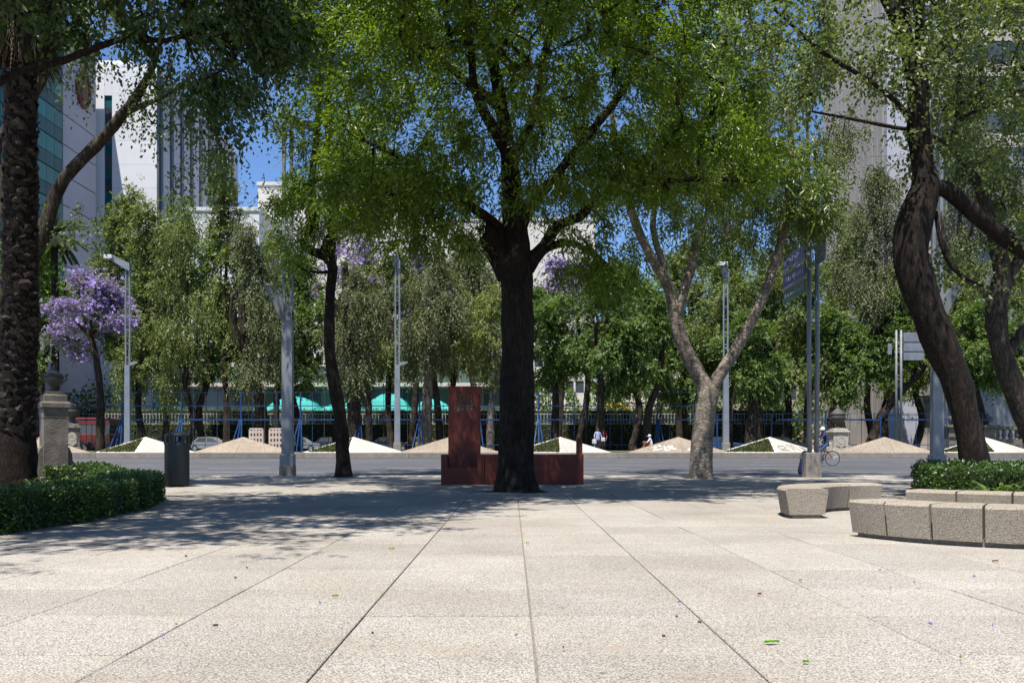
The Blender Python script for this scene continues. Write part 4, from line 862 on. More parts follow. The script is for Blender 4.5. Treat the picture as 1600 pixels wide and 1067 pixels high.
m = MB(); m.lathe([(w2 * .6, zt - .06), (w2 * .7, zt + .02), (w2 * .45, zt + .05), (.02, zt + .03)], (0, 0, 0), 12, 1, .7); m.build('liner_bag', M['bin_in'], e)

# ------------------------------------------------------------------ urns and pedestals
URN = [(.16, 0), (.22, .03), (.20, .07), (.10, .12), (.09, .18), (.15, .24), (.30, .36), (.36, .50), (.37, .60), (.33, .66), (.38, .70), (.36, .76), (.27, .82), (.18, .93), (.08, 1.02), (.09, 1.08), (.02, 1.2)]
def pedestal(label, loc, wd, h, rz, matn, uh, urn='stone_dark', shield=False):
    e = empty('urn_pedestal', loc, label, 'pedestal', 'stone urn pedestals', rz)
    m = MB(); m.box((0, 0, .05 * h), (wd * 1.25, wd * 1.25, .1 * h), ch=.02); m.box((0, 0, .14 * h), (wd * 1.14, wd * 1.14, .08 * h), ch=.02); m.build('foot', M[matn], e)
    m = MB(); m.box((0, 0, .45 * h + .003), (wd, wd, .54 * h), ch=.01); m.build('shaft', M[matn], e)
    m = MB(); m.box((0, 0, .775 * h), (wd * 1.02, wd * 1.02, .11 * h - .006), ch=.01); m.build('panel_block', M[matn], e)
    m = MB(); m.box((0, 0, .86 * h), (wd * 1.18, wd * 1.18, .06 * h), ch=.03); m.box((0, 0, .93 * h), (wd * .95, wd * .95, .08 * h), ch=.03); m.box((0, 0, .985 * h), (wd * .7, wd * .7, .03 * h), ch=.01); m.build('cornice', M[matn], e)
    m = MB(); s = uh / 1.2; m.lathe([(r * s * 1.05, h + z * s) for r, z in URN], (0, 0, 0), 18); u = m.build('urn', M[urn], e, True)
    m = MB()
    for sg in (-1, 1): m.tube([(sg * .36 * s, 0, h + .62 * s), (sg * .50 * s, 0, h + .72 * s), (sg * .52 * s, 0, h + .55 * s), (sg * .33 * s, 0, h + .42 * s)], .035 * s, 6)
    m.build('handle', M[urn], u)
    for sg in (-1, 1):
        m = MB(); m.extr([(0, .05 * h), (wd * .42, .05 * h), (wd * .46, .14 * h), (wd * .36, .22 * h), (wd * .22, .27 * h), (wd * .20, .34 * h), (wd * .10, .40 * h), (0, .42 * h)], -wd * .3, wd * .3)
        o = m.build('scroll_buttress', M[matn], e); o.location = (sg * (wd * .5 + .004), 0, 0); o.rotation_euler = (0, 0, 0 if sg > 0 else math.pi)
    if shield:
        m = MB(); m.extr([(-.3 * wd, .30 * h), (0, .2 * h), (.3 * wd, .30 * h), (.3 * wd, .55 * h), (.18 * wd, .66 * h), (0, .70 * h), (-.18 * wd, .66 * h), (-.3 * wd, .55 * h)], -wd * .5 - .05, -wd * .5 - .003); m.build('shield', M['stone_pale'], e)
        m = MB(); m.tube([(.2 * wd * math.cos(a), -wd * .5 - .03, .5 * h + .2 * wd * math.sin(a)) for a in np.arange(0, 6.6, .5)], .04, 5); m.build('medallion', M['stone_pale'], e)
    return e
pedestal('tall grey stone pedestal with dark urn beside the palm', (gx(84, 20.5), 20.5, 0), .50, gz(612, 20.5), R(38), 'stone', gz(570, 20.5) - gz(612, 20.5))
pedestal('pale carved pedestal with dark urn behind the cyclist', (gx(1309, 63.2), 63.2, ZK - .04), 1.05, gz(668, 63.2) - ZK, R(4), 'stone_pale', 1.65, shield=True)
pedestal('small carved pedestal with dark urn seen left of the first far lamp', (gx(113, 66), 66, ZK - .04), 1.0, gz(660, 66) - ZK, R(24), 'stone', 1.9, shield=True)

# ------------------------------------------------------------------ lamp posts
def near_lamp(label, px, Y, flip, basey, topy):
    e = empty('lamp_post', (gx(px, Y), Y, 0 if Y < 26.6 else -.01), label, 'lamp post', 'tall twin pole lamp posts on the near pavement'); f = -1 if flip else 1
    zz = lambda py: gz(py, Y)
    m = MB(); m.box((0, 0, .17), (.42, .40, .34), ch=.02); m.build('footing', M['conc'], e)
    m = MB(); m.box((0, 0, .50), (.40, .37, .32), ch=.015); m.build('base_box', M['steel'], e)
    m = MB(); m.add([(x * .165, y * .12, .665) for x, y in ((-1, -1), (1, -1), (1, 1), (-1, 1))] + [(x * .15, y * .11, zz(500)) for x, y in ((-1, -1), (1, -1), (1, 1), (-1, 1))], [(0, 1, 5, 4), (1, 2, 6, 5), (2, 3, 7, 6), (3, 0, 4, 7), (4, 5, 6, 7)]); m.build('shaft', M['steel'], e)
    for s in (-1, 1):
        m = MB(); m.b2(s * .115 - .045, s * .115 + .045, -.06, .06, zz(500) + .004, zz(topy)); m.build('twin_pole', M['steel'], e)
    for k in range(9):
        z = zz(500) + .6 + k * (zz(topy) - zz(500) - .8) / 8.5; m = MB(); m.b2(-.069, .069, -.03, .03, z, z + .05); m.build('spacer', M['steel'], e)
    A = zz(500); m = MB(); m.extr([(f * .16, A - .05), (-f * .15, A - .05), (-f * .58, A + .80), (-f * .40, A + .98), (f * .16, A + .25)][::f], -.125, -.065 if False else .125); arm = m.build('lower_arm', M['steel_dk'], e)
    m = MB(); m.extr([(-f * .37, A + .66), (-f * .56, A + .74), (-f * .72, A + 1.05), (-f * .44, A + 1.04)][::f], -.15, .15); m.build('lamp_head', M['steel_dk'], arm)
    m = MB(); m.box((-f * .57, 0, A + .80), (.16, .2, .05)); m.build('diffuser', M['lamp_glass'], arm)
    T = zz(topy); m = MB(); m.b2(*sorted((f * .17, f * .75)), -.12, .12, T - .25, T - .08); arm = m.build('upper_arm', M['steel_dk'], e)
    m = MB(); m.b2(*sorted((f * .40, f * .72)), -.1, .1, T - .28, T - .254); m.build('diffuser', M['lamp_glass'], arm)
near_lamp('tall near lamp post with twin poles between bin and kinked tree', 449.5, 28.0 - .8, False, 742, 186)
near_lamp('tall near lamp post behind the leaning trunk at right', 1464, 27.0, True, 735, -60)
def far_lamp(label, px, Y, topy, d):
    e = empty('lamp_post', (gx(px, Y), Y, ZK - .03), label, 'lamp post', 'far twin pole lamp posts behind the pyramid planters'); z0 = ZK - .03; zz = lambda py: gz(py, Y) - z0
    m = MB(); m.box((0, 0, .35), (.5, .45, .7), ch=.02); m.build('footing', M['conc'], e)
    m = MB(); m.box((0, 0, (.7 + zz(570)) / 2), (.40, .30, zz(570) - .71), taper=.88); m.build('shaft', M['steel'], e)
    for s in (-1, 1):
        m = MB(); m.tube([(s * .13, 0, zz(570)), (s * .15, 0, zz(500)), (s * .13, 0, zz(topy + 25)), (s * .10 + d * .0, 0, zz(topy + 14))], .06, 6); m.build('twin_pole', M['steel'], e)
    for k in range(7):
        z = zz(570) + .5 + k * (zz(topy) - zz(570) - 1.2) / 6.5; m = MB(); m.b2(-.09, .09, -.03, .03, z, z + .06); m.build('spacer', M['steel'], e)
    T = zz(topy); m = MB(); m.extr([(.2, T - .9), (.2, T - .35), (d * 1.1 , T + .22), (d * 1.25 , T - .05), (-.12, T - .75)] if d < 0 else [(.2, T - .9), (.2, T - .4), (-.1, T + .2), (-.35, T + .1), (-.2, T - .8)], -.2, .2); arm = m.build('upper_arm', M['steel'], e)
    m = MB(); m.box((d * 1.2 if d < 0 else -.25, -.1, T + .06), (.55, .75, .24), ch=.03); m.build('lamp_head', M['lamp_glass'], arm)
    m = MB(); m.extr([(.17, zz(572)), (.17, zz(566)), (.72, zz(566) + .05), (.72, zz(566) - .05)], -.1, .1); m.build('lower_arm', M['steel'], e)
far_lamp('far lamp post beside the large purple jacaranda', 199.5, 63.0, 404, -1)
far_lamp('far lamp post left of the red slab with its head towards the camera', 621, 62.6, 400, 0)
far_lamp('far lamp post seen through the fork of the pale tree', 1134, 62.6, 415, 0)

# ------------------------------------------------------------------ street signs
Y = 26.0; zz = lambda py: gz(py, Y); e = empty('street_sign', (gx(1268, Y), Y, 0), 'street sign with blue and green panels on twin grey poles', 'street sign'); cx = gx(1268, Y)
m = MB(); m.box((0, 0, .36), (.44, .40, .72), ch=.015); m.build('concrete_base', M['conc'], e)
for s, a, c in ((-1, 1265, 1265), (1, 1275.5, 1276.5)):
    m = MB(); m.tube([(gx(a, Y) - cx, 0, .7), (gx((a + c) / 2, Y) - cx + s * .02, 0, 3.5), (gx(c, Y) - cx, 0, zz(370))], .065, 10); m.build('pole', M['steel'], e, True)
for k in range(4):
    m = MB(); m.b2(-.02, .15, -.03, .03, 1.6 + 1.5 * k, 1.64 + 1.5 * k); m.build('spacer', M['steel'], e)
Xp = gx(1260, Y) - cx - .02
for py0, py1, mn in ((380.5, 400.5, 'sign_blue'), (409, 431, 'sign_blue'), (437, 456, 'sign_green')):
    m = MB(); m.b2(Xp - .02, Xp + .02, .02, 2.1, zz(py1), zz(py0), .006); pn = m.build('sign_panel', M[mn], e)
    m = MB(); zc = (zz(py0) + zz(py1)) / 2; hh = zz(py0) - zz(py1); y = .18
    while y < 1.9: lw = random.uniform(.05, .16); m.b2(Xp - .028, Xp - .021, y, y + lw, zc - hh * random.uniform(.1, .28), zc + hh * random.uniform(.05, .28)); y += lw + random.uniform(.05, .15)
    tag(m.build('worn_lettering', M['sign_text'], pn), kind='stuff')
for py in (404.5, 433.5):
    m = MB(); m.b2(Xp - .05, Xp + .03, -.05, 2.12, zz(py + 2), zz(py - 2)); m.build('cross_arm', M['steel'], e)
m = MB(); hz, cz, cy = .34, zz(399), -.62
m.extr([(cy + math.copysign(abs(math.cos(a)) ** .5, math.cos(a)) * .38, cz + math.copysign(abs(math.sin(a)) ** .5, math.sin(a)) * hz) for a in np.arange(0, 6.28, .3)], Xp + .22, Xp + .25, 'x'); m.build('round_cornered_panel', M['sign_grey'], e)
for py in (386, 412):
    m = MB(); m.tube([(Xp + .21, -.95, zz(py)), (Xp + .21, .05, zz(py))], .022, 6); m.build('cross_arm', M['steel_dk'], e)

Y = 62.4; zz = lambda py: gz(py, Y) - ZK; e = empty('street_sign', (gx(1404, Y), Y, ZK - .03), 'grey backed street sign on thin twin poles far behind at right', 'street sign'); cx = gx(1404, Y)
for a in (1400.5, 1408):
    m = MB(); m.tube([(gx(a, Y) - cx, 0, 0), (gx(a, Y) - cx, 0, zz(515))], .085, 8); m.build('pole', M['steel_dk'], e, True)
for py0, py1 in ((519, 533), (535.5, 548), (550.5, 562)):
    m = MB(); m.b2(gx(1411.5, Y) - cx, gx(1443, Y) - cx, -.05, .03, zz(py1), zz(py0), .01); m.build('sign_panel', M['sign_grey'], e)
for py in (534, 549):
    m = MB(); m.b2(gx(1398, Y) - cx, gx(1444, Y) - cx, .035, .11, zz(py + 1), zz(py - 1)); m.build('cross_arm', M['steel'], e)
m = MB(); m.b2(gx(1387, Y) - cx, gx(1393, Y) - cx, -.04, .02, zz(553), zz(536)); m.build('small_panel', M['sign_grey'], e)
m = MB(); m.lathe([(.11, 0), (.13, .02), (.13, .42), (.10, .44)], (0, 0, 0), 14); o = m.build('bollard', M['conc']); o.location = (gx(1452, 26), 26, 0); tag(o, 'short concrete bollard beside the right near lamp post', 'bollard')

# ------------------------------------------------------------------ blue security fence on the median
FY = 67.0; zm, zt = gz(655, FY) - ZK, gz(612, FY) - ZK; FW = 93 / FOC * FY
def fence_panel(lab, px, hi=True):
    e = empty('fence_panel', (gx(px, FY), FY, ZK - .03), lab, 'fence panel', 'blue security fence panels')
    top = zt if hi else gz(645, FY) - ZK
    m = MB(); m.b2(-FW / 2 - .05, -FW / 2 + .05, -.05, .05, 0, top); m.build('post', M['blue'], e)
    for z, t in ((top, .03), (zm, .055), (.55, .03)) + (((zm + top) / 2, .03),) * hi:
        m = MB(); m.b2(-FW / 2 + .052, FW / 2 - .052, -t / 2, t / 2, z - t, z + (t if z < top else -.002)); m.build('rail', M['blue'], e)
    for k in range(1, 5):
        m = MB(); m.b2(-FW / 2 + k * FW / 5 - .018, -FW / 2 + k * FW / 5 + .018, -.012, .012, .1, top - .04); m.build('bar', M['blue' if k % 2 else 'iron'], e)
    if hi:
        for s in (-.35, .1, .5):
            m = MB(); m.tube([(-FW / 2 - .1 + s * 1.0, -1.3, 0), (-FW / 2 + s * .15, -.06, zm)], .05, 6); m.build('brace', M['blue'], e)
    return e
ORD = ['first', 'second', 'third', 'fourth', 'fifth', 'sixth', 'seventh', 'eighth', 'ninth', 'tenth', 'eleventh', 'twelfth', 'thirteenth', 'fourteenth', 'fifteenth']
for k in range(11): fence_panel(ORD[k] + ' tall blue fence panel from the left frame edge', 190 + 93 * k - 46)
for k in range(5): fence_panel(ORD[k] + ' low blue fence panel right of the pale forked tree', 1167 + 85 * k, False)

# ------------------------------------------------------------------ railing terrace, awnings, buildings
ty = 97.0
m = MB(); m.b2(-70, 30, ty, ty + 4, ZK - .3, gz(668, ty)); tag(m.build('terrace_wall', M['kerb']), 'low grey terrace wall below the iron railing across the side road', 'wall')
zr0, zr1 = gz(664, ty), gz(645, ty)
hz = MB()
for nm, lab, x0, x1, yy, za, zb, mt in (('strip_hedge', 'lower strip of yellow green hedge in front of the iron railing', -70, 30, ty - .9, .6, gz(662, ty), 'lf_yel'), ('strip_hedge', 'upper strip of green hedge behind the iron railing', -70, 30, ty + 1.2, gz(668, ty), gz(640, ty), 'lf_broad')):
    e = empty(nm, (0, yy, za), lab, 'hedge'); m = MB((0, yy, za)); m.b2(x0, x1, yy - .3, yy + .3, za + .004, zb - .1); m.build('inner_twigs', M['hedge_core'], e)
    n = 16000; pts = np.stack([rng.uniform(x0, x1, n), rng.uniform(-.42, .42, n), rng.uniform(.05, zb - za + .1, n)], 1); scatter_leaves('foliage', pts, np.tile([0, -.5, .8], (n, 1)), .26, .5, M[mt], e, .8)
rail_base = Vector((-20, ty + .3, gz(668, ty))); e = empty('iron_railing', rail_base, 'long grey railing with close upright bars beyond the side road', 'railing')
for z in (zr0 + .15, zr1 - .1):
    m = MB(rail_base); m.b2(-70, 30, ty + .28, ty + .32, z - .04, z + .04); m.build('rail', M['rail_grey'], e)
b = MB(); b.b2(-.03, .03, -.02, .02, 0, zr1 - gz(668, ty)); bme = b.mesh('bar', M['rail_grey'])
for k in range(290): link('bar', bme, e, (-50 + k * .345 / 1.0 - -20 , -.06, 0))

# awning pavilion
AY = 106.0
fz = ZK
e = empty('low_pavilion', (gx(520, AY + 6), AY + 6, fz), 'low glazed pavilion with a long white roof slab behind teal awnings', 'building'); o3 = Vector(e.location)
x0, x1 = gx(225, AY), gx(790, AY)
m = MB(o3); m.b2(x0, x1, AY + 4, AY + 14, gz(600, AY), gz(594, AY)); m.build('roof_slab', M['white_slab'], e)
m = MB(o3); m.b2(x0, x1, AY + 5.0, AY + 14, fz, gz(600, AY) - .004); m.build('rear_wall', M['cream'], e)
npn = 30
for k in range(npn):
    a = x0 + (x1 - x0) * k / npn; c = x0 + (x1 - x0) * (k + 1) / npn
    m = MB(o3); m.b2(a + .06, c - .06, AY + 4.86, AY + 4.99, fz + .3, gz(603, AY)); m.build('window_pane', M['sglass' if k % 7 < 3 or k > 22 else 'dglass'], e)
    m = MB(o3); m.b2(a + .04, c - .04, AY + 8.0, AY + 8.15, gz(593.8, AY), gz(563, AY)); m.build('upper_pane', M['sglass'], e)
m = MB(o3); m.b2(x0, x1, AY + 8.2, AY + 13, gz(593.9, AY), gz(560, AY)); m.build('upper_storey', M['cream'], e)
AW = [(412, 498, 618, 'leftmost teal awning with a hipped top left of the kinked tree'), (499, 566, 628, 'narrow teal awning behind the kinked tree trunk'), (568, 640, 613, 'tallest teal awning left of the central far lamp'), (642, 705, 622, 'rightmost teal awning beside the red slab')]
for a, c, tp, lab in AW:
    xa, xc = gx(a, AY), gx(c, AY); z0, z1, zt_ = gz(648, AY), gz(641, AY), gz(tp, AY); e = empty('teal_awning', ((xa + xc) / 2, AY + 2, fz), lab, 'awning', 'teal cloth awnings'); o3 = Vector(e.location); xm = (xa + xc) / 2; hw = (xc - xa) / 2
    zmid = z1 + (zt_ - z1) * .55
    ring = lambda s, z: [(xm - hw * s, AY - .0 + 2 - 2 * s, z), (xm + hw * s, AY + 2 - 2 * s, z), (xm + hw * s, AY + 2 + 2 * s, z), (xm - hw * s, AY + 2 + 2 * s, z)]
    m = MB(o3); vs = ring(1, z1) + ring(.72, zmid) + ring(.30, zt_ - (zt_ - zmid) * .15) + ring(.05, zt_); m.add(vs, [(r * 4 + k, r * 4 + (k + 1) % 4, r * 4 + 4 + (k + 1) % 4, r * 4 + 4 + k) for r in range(3) for k in range(4)] + [(12, 13, 14, 15)]); m.build('canopy', M['teal'], e)
    m = MB(o3); vs = ring(1.003, z1) + ring(1.003, z0); m.add(vs, [(k, (k + 1) % 4, 4 + (k + 1) % 4, 4 + k) for k in range(4)]); m.build('valance', M['tealdk'], e)
    for sx_ in (-1, 1):
        for sy_ in (-1, 1):
            m = MB(o3); m.tube([(xm + sx_ * hw * .97, AY + 2 + sy_ * 1.95, fz), (xm + sx_ * hw * .97, AY + 2 + sy_ * 1.95, z1)], .06, 6); m.build('post', M['rail_grey'], e)

# tower with teal glass and pale panels (left), its long face runs along the view
TX = gx(150, 110); e = empty('glass_tower', (TX - 10, 100, fz), 'office tower with teal glass and grey panelled side wall at far left', 'building'); o3 = Vector(e.location); topz = 49.0
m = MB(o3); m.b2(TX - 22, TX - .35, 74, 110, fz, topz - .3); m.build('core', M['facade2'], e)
yg = TX * FOC / (98 - 800)
nr_ = 13; rowh = 3.45; topk = topz
for r in range(nr_):
    z1 = topz - r * rowh; z0 = z1 - rowh + .13
    if z0 < 16: break
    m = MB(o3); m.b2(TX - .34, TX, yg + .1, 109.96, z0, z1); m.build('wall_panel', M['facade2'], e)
    pw = 1.75
    for k in range(12):
        ya = yg - (k + 1) * pw; m = MB(o3); m.b2(TX - .34, TX - .05, ya + .03, ya + pw - .03, z0 + 1.5, z1 - .03); m.build('window_pane', M['tglass'], e)
        m = MB(o3); m.b2(TX - .34, TX - .07, ya + .03, ya + pw - .03, z0, z0 + 1.44); m.build('spandrel_pane', M['tspan'], e)
em = empty('wall_emblem', (TX + .02, yg + 4.6, gz(141, yg + 4.6)), 'round red crest mounted high on the grey tower wall', 'emblem')
m = MB(); m.tube([(.15, 1.45 * math.cos(a), 2.0 * math.sin(a)) for a in np.arange(0, 6.5, .3)], .26, 8); m.build('outer_ring', M['emblem'], em)
m = MB(); m.extr([(1.2 * math.cos(a), 1.9 * math.sin(a)) for a in np.arange(0, 6.28, .3)], .02, .16, 'x'); m.build('centre_disc', M['emblem_g'], em)
m = MB(); m.extr([(.3, -1.2), (.75, -.2), (.55, .9), (.1, 1.35), (-.35, 1.0), (-.2, .45), (-.7, .2), (-.75, -.7), (-.2, -1.35)], .17, .28, 'x'); m.build('relief', M['emblem'], em)

# white slab tower with a window strip and fins
BY = 112.0; bx0, bx1 = gx(139, BY), gx(245, BY); e = empty('white_tower', ((bx0 + bx1) / 2, BY + 14, fz), 'white office block with horizontal panels and dark fins along its side', 'building'); o3 = Vector(e.location); tz = 47.9
farY = bx1 * FOC / (372 - 800)
m = MB(o3); m.b2(bx0, bx1 - .5, BY + .4, farY, fz, tz - .1); m.build('core', M['facade'], e)
sx0, sx1 = gx(163, BY), gx(175, BY)
m = MB(o3); m.b2(bx0, sx0 - .01, BY, BY + .38, fz, tz); m.build('wall_panel', M['facade'], e)
m = MB(o3); m.b2(sx0 + .005, sx1, BY, BY + .38, tz - 3.2, tz); m.build('wall_panel', M['facade'], e)
for r in range(14):
    z1 = tz - r * 2.95; z0 = z1 - 2.93
    if z0 < 12: break
    m = MB(o3); m.b2(sx1 + .01, bx1, BY, BY + .38, z0, z1); m.build('wall_panel', M['facade'], e)
for r in range(22):
    z1 = tz - 3.25 - r * 1.5
    if z1 < 12: break
    m = MB(o3); m.b2(sx0 + .01, sx1 - .01, BY + .2, BY + .37, z1 - 1.46, z1); m.build('window_pane', M['dglass' if r % 2 else 'tspan'], e)
m = MB(o3); m.b2(bx0, bx1 - .02, BY + .05, farY, tz + .004, tz + .7); m.build('parapet', M['facade'], e)
m = MB(o3); m.b2(bx0 + .3, gx(200, BY), BY + 1, BY + 8, tz + .71, tz + 1.6); m.build('roof_block', M['facade'], e)
nf = 9
for k in range(nf):
    ya = BY + .6 + (farY - BY - .6) * k / nf; yb = BY + .6 + (farY - BY - .6) * (k + 1) / nf; L = yb - ya
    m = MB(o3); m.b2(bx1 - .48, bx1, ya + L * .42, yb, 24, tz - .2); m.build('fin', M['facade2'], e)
    m = MB(o3); m.b2(bx1 - .48, bx1 - .3, ya + .02, ya + L * .42 - .02, 24, tz - .25); m.build('window_strip', M['fin_dk'], e)
m = MB(o3); m.b2(bx1 - .48, bx1 + .02, BY + .02, BY + .58, fz, tz); m.build('corner_pier', M['fin_dk'], e)

def block(name, label, x0, x1, y0, y1, z1, mat, rows, cols, wz0, wh, rowh, mullion=.3, inset=.12, wmat='dglass', band=None):
    e = empty(name, ((x0 + x1) / 2, (y0 + y1) / 2, fz), label, 'building'); o3 = Vector(e.location)
    m = MB(o3); m.b2(x0, x1, y0 + inset + .15, y1, fz, z1); m.build('wall', M[mat], e)
    zc = fz; zs_ = [wz0 + r * rowh for r in range(rows)]
    for z in zs_:
        m = MB(o3); m.b2(x0, x1, y0, y0 + inset + .148, zc, z); m.build('wall_panel', M[mat], e); zc = z + wh
        pw = (x1 - x0) / cols
        for k in range(cols):
            m = MB(o3); m.b2(x0 + k * pw + mullion / 2, x0 + (k + 1) * pw - mullion / 2, y0 + inset, y0 + inset + .14, z + .01, z + wh - .01); m.build('window_pane', M[wmat], e)
            m = MB(o3); m.b2(x0 + k * pw - mullion / 2 if k else x0, x0 + k * pw + mullion / 2 - .01, y0 + .01, y0 + inset + .145, z + .004, z + wh - .004); m.build('mullion', M[mat], e)
    m = MB(o3); m.b2(x0, x1, y0, y0 + inset + .148, zc, z1); m.build('wall_panel', M[mat], e)
    m = MB(o3); m.b2(x0 - .15, x1 + .15, y0 - .15, y1, z1 + .004, z1 + .5); m.build('parapet', M[mat], e); return e
block('white_annex', 'white annex with a plain parapet below the finned side', gx(248, 116), gx(405, 116), 116, 135, gz(330, 116), 'facade', 3, 9, 9, 1.9, 3.4, wmat='dglass')
block('white_block', 'long white block with flat roof behind the kinked tree', gx(403, 132), gx(640, 132), 132, 150, gz(290, 132), 'white_slab', 4, 16, 9, 1.7, 3.9, wmat='dglass')
block('white_block', 'taller white rooftop block behind the central tree crown', gx(498, 151), gx(610, 151), 151, 170, gz(240, 151), 'white_slab', 4, 24, 9, 1.8, 3.9, wmat='dglass')
block('pink_house', 'pale house with reddish windows glimpsed right of the standing couple', gx(955, 118), gx(1085, 118), 118, 132, gz(500, 118), 'cream', 4, 8, 4, 1.8, 3.2, wmat='dglass')
block('white_block', 'low white block glimpsed right of the central trunk', gx(641, 136), gx(930, 136), 136, 150, gz(345, 136), 'white_slab', 4, 18, 9, 1.8, 3.9, wmat='dglass')
# concrete office block at right: grooved side wall facing left, column, glass beyond
EX = gx(1385, 96.0); yF = EX * FOC / (1285 - 800)
e = empty('concrete_block', (EX + 10, 105, fz), 'tall concrete office block with grooved side wall at upper right', 'building'); o3 = Vector(e.location)
m = MB(o3); m.b2(EX + .3, EX + 24, 96.5, yF, fz, 62); m.build('core', M['tan_wall'], e)
npn = 14
for k in range(npn):
    ya = 97.0 + (yF - 97.0) * k / npn; yb = 97.0 + (yF - 97.0) * (k + 1) / npn
    m = MB(o3); m.b2(EX, EX + .28, ya + .04, yb - .04, fz, 62); m.build('wall_panel', M['tan_wall'], e)
for r in range(16):
    m = MB(o3); m.b2(EX - .1, gx(1432, 96), 95.6, 96.48, fz + r * 3.8, fz + r * 3.8 + 3.74); m.build('corner_pier_block', M['facade2'], e)
for r in range(15):
    for k in range(6):
        xa = gx(1434, 96) + k * 2.3; m = MB(o3); m.b2(xa, xa + 2.15, 96.1, 96.4, 4 + r * 3.8, 4 + r * 3.8 + 2.3); m.build('window_pane', M['dglass'], e)
        m = MB(o3); m.b2(xa - .07, xa + 2.2, 96.05, 96.45, 4 + r * 3.8 + 2.32, 4 + r * 3.8 + 3.78); m.build('spandrel', M['tan_wall'], e)
block('dark_glass_block', 'blue grey glass building glimpsed at the right edge', gx(1478, 92), gx(1680, 92), 92, 95, gz(262, 92), 'sign_grey', 6, 8, 6, 2.6, 4.4, wmat='dglass')

block('grey_terrace_house', 'long grey house front behind the street sign poles', gx(1085, 122), gx(1300, 122), 122, 134, gz(520, 122), 'tan_wall', 4, 12, 4, 1.8, 3.2, wmat='dglass')
n = 50000; px_ = np.concatenate([rng.uniform(-60, 225, n // 5), rng.uniform(800, 1310, n // 2), rng.uniform(1420, 1680, n - n // 5 - n // 2)]); yy = rng.uniform(99.5, 104, n)
xw = (px_ - 800) / FOC * 102; hgt = 7.5 + 1.9 * np.sin(xw * .55) + 1.4 * np.sin(xw * 1.3 + 1) + .8 * np.sin(xw * 2.9)
u = rng.random(n); zz_ = fz + .4 + hgt * u ** .8; keep = (np.sin(xw * 1.7 + zz_ * 1.3) + np.sin(zz_ * 2.1 - xw * .8 + yy * 1.5) + rng.normal(0, .7, n)) > -.7
pts = np.stack([xw, yy, zz_], 1)[keep]; o = scatter_leaves('distant_foliage', pts, np.tile([0, -.5, .6], (len(pts), 1)), .42, .5, M['lf_broad'], None, .9); tag(o, 'mass of dark green foliage beyond the side road', 'foliage', kind='stuff')
# yellow parasol far off
e = empty('yellow_parasol', (gx(962, 104), 104, fz), 'yellow parasol far behind between the thin trees', 'parasol'); zc = gz(640, 104) - fz
m = MB(); m.tube([(0, 0, 0), (0, 0, zc + 1)], .05, 6); m.build('pole', M['rail_grey'], e)
m = MB(); m.lathe([(1.9, zc), (1.85, zc + .12), (1.0, zc + .7), (.05, zc + 1.1)], (0, 0, 0), 8); m.build('canopy', M['yellow'], e)

# balustrade, right
BYY = 68.0; zz = lambda py: gz(py, BYY) - ZK + .03; bx_ = gx(1480, BYY); e = empty('stone_balustrade', (bx_ + 4, BYY, ZK - .03), 'grey stone balustrade with urn topped posts at right', 'balustrade'); o4 = bx_ + 4
for px in (1488, 1543, 1604, 1665):
    x = gx(px, BYY) - o4; m = MB(); m.box((x, 0, zz(668) / 2), (1.0, 1.0, zz(668)), ch=.03); m.box((x, 0, zz(668) + .1), (1.25, 1.25, .2), ch=.04); p = m.build('post', M['stone'], e)
    m = MB(); s = (zz(645) - zz(668) - .2) / 1.2; m.lathe([(r * s * 1.25, zz(668) + .2 + z * s) for r, z in URN], (x, 0, 0), 12); m.build('finial', M['stone'], p)
for a, c in ((1488, 1543), (1543, 1604), (1604, 1665)):
    xa, xc = gx(a, BYY) - o4 + .5, gx(c, BYY) - o4 - .5
    m = MB(); m.b2(xa + .003, xc - .003, -.3, .3, zz(671), zz(666)); m.build('top_rail', M['stone'], e)
    m = MB(); m.b2(xa + .003, xc - .003, -.3, .3, 0, zz(686)); m.build('plinth', M['stone'], e)
    for k in range(4):
        x = xa + (xc - xa) * (k + .5) / 4; m = MB(); h_ = zz(671) - zz(686); m.lathe([(.14, zz(686)), (.10, zz(686) + h_ * .1), (.19, zz(686) + h_ * .4), (.09, zz(686) + h_ * .8), (.15, zz(671))], (x, 0, 0), 8); m.build('baluster', M['stone'], e)

# pierced concrete barriers
for px, lab in ((401, 'pale pink pierced barrier left of the leaning far trunk'), (432, 'pale pink pierced barrier touching the tall near lamp post')):
    Yb = 65.2; e = empty('pierced_barrier', (gx(px, Yb), Yb, ZK - .03), lab, 'barrier', 'pierced barriers on the median'); H = gz(668, Yb) - ZK; Wd = 20 / FOC * Yb; xs_ = np.linspace(-Wd / 2, Wd / 2, 9); zs2 = np.linspace(0, H, 10)
    m = MB()
    for i in range(4): 
        for j in range(9):
            if j % 2 == 0: continue
    for j in range(5): m.b2(-Wd / 2, Wd / 2, -.15, .15, zs2[2 * j - 1] if j else 0, zs2[2 * j] if j else zs2[0] + .12)
    for i in range(5): m.b2(xs_[2 * i] - .06, xs_[2 * i] + .06, -.147, .147, .02, H - .1)
    m.b2(-Wd / 2, Wd / 2, -.15, .15, H - .12, H); m.build('lattice', M['barrier'], e)

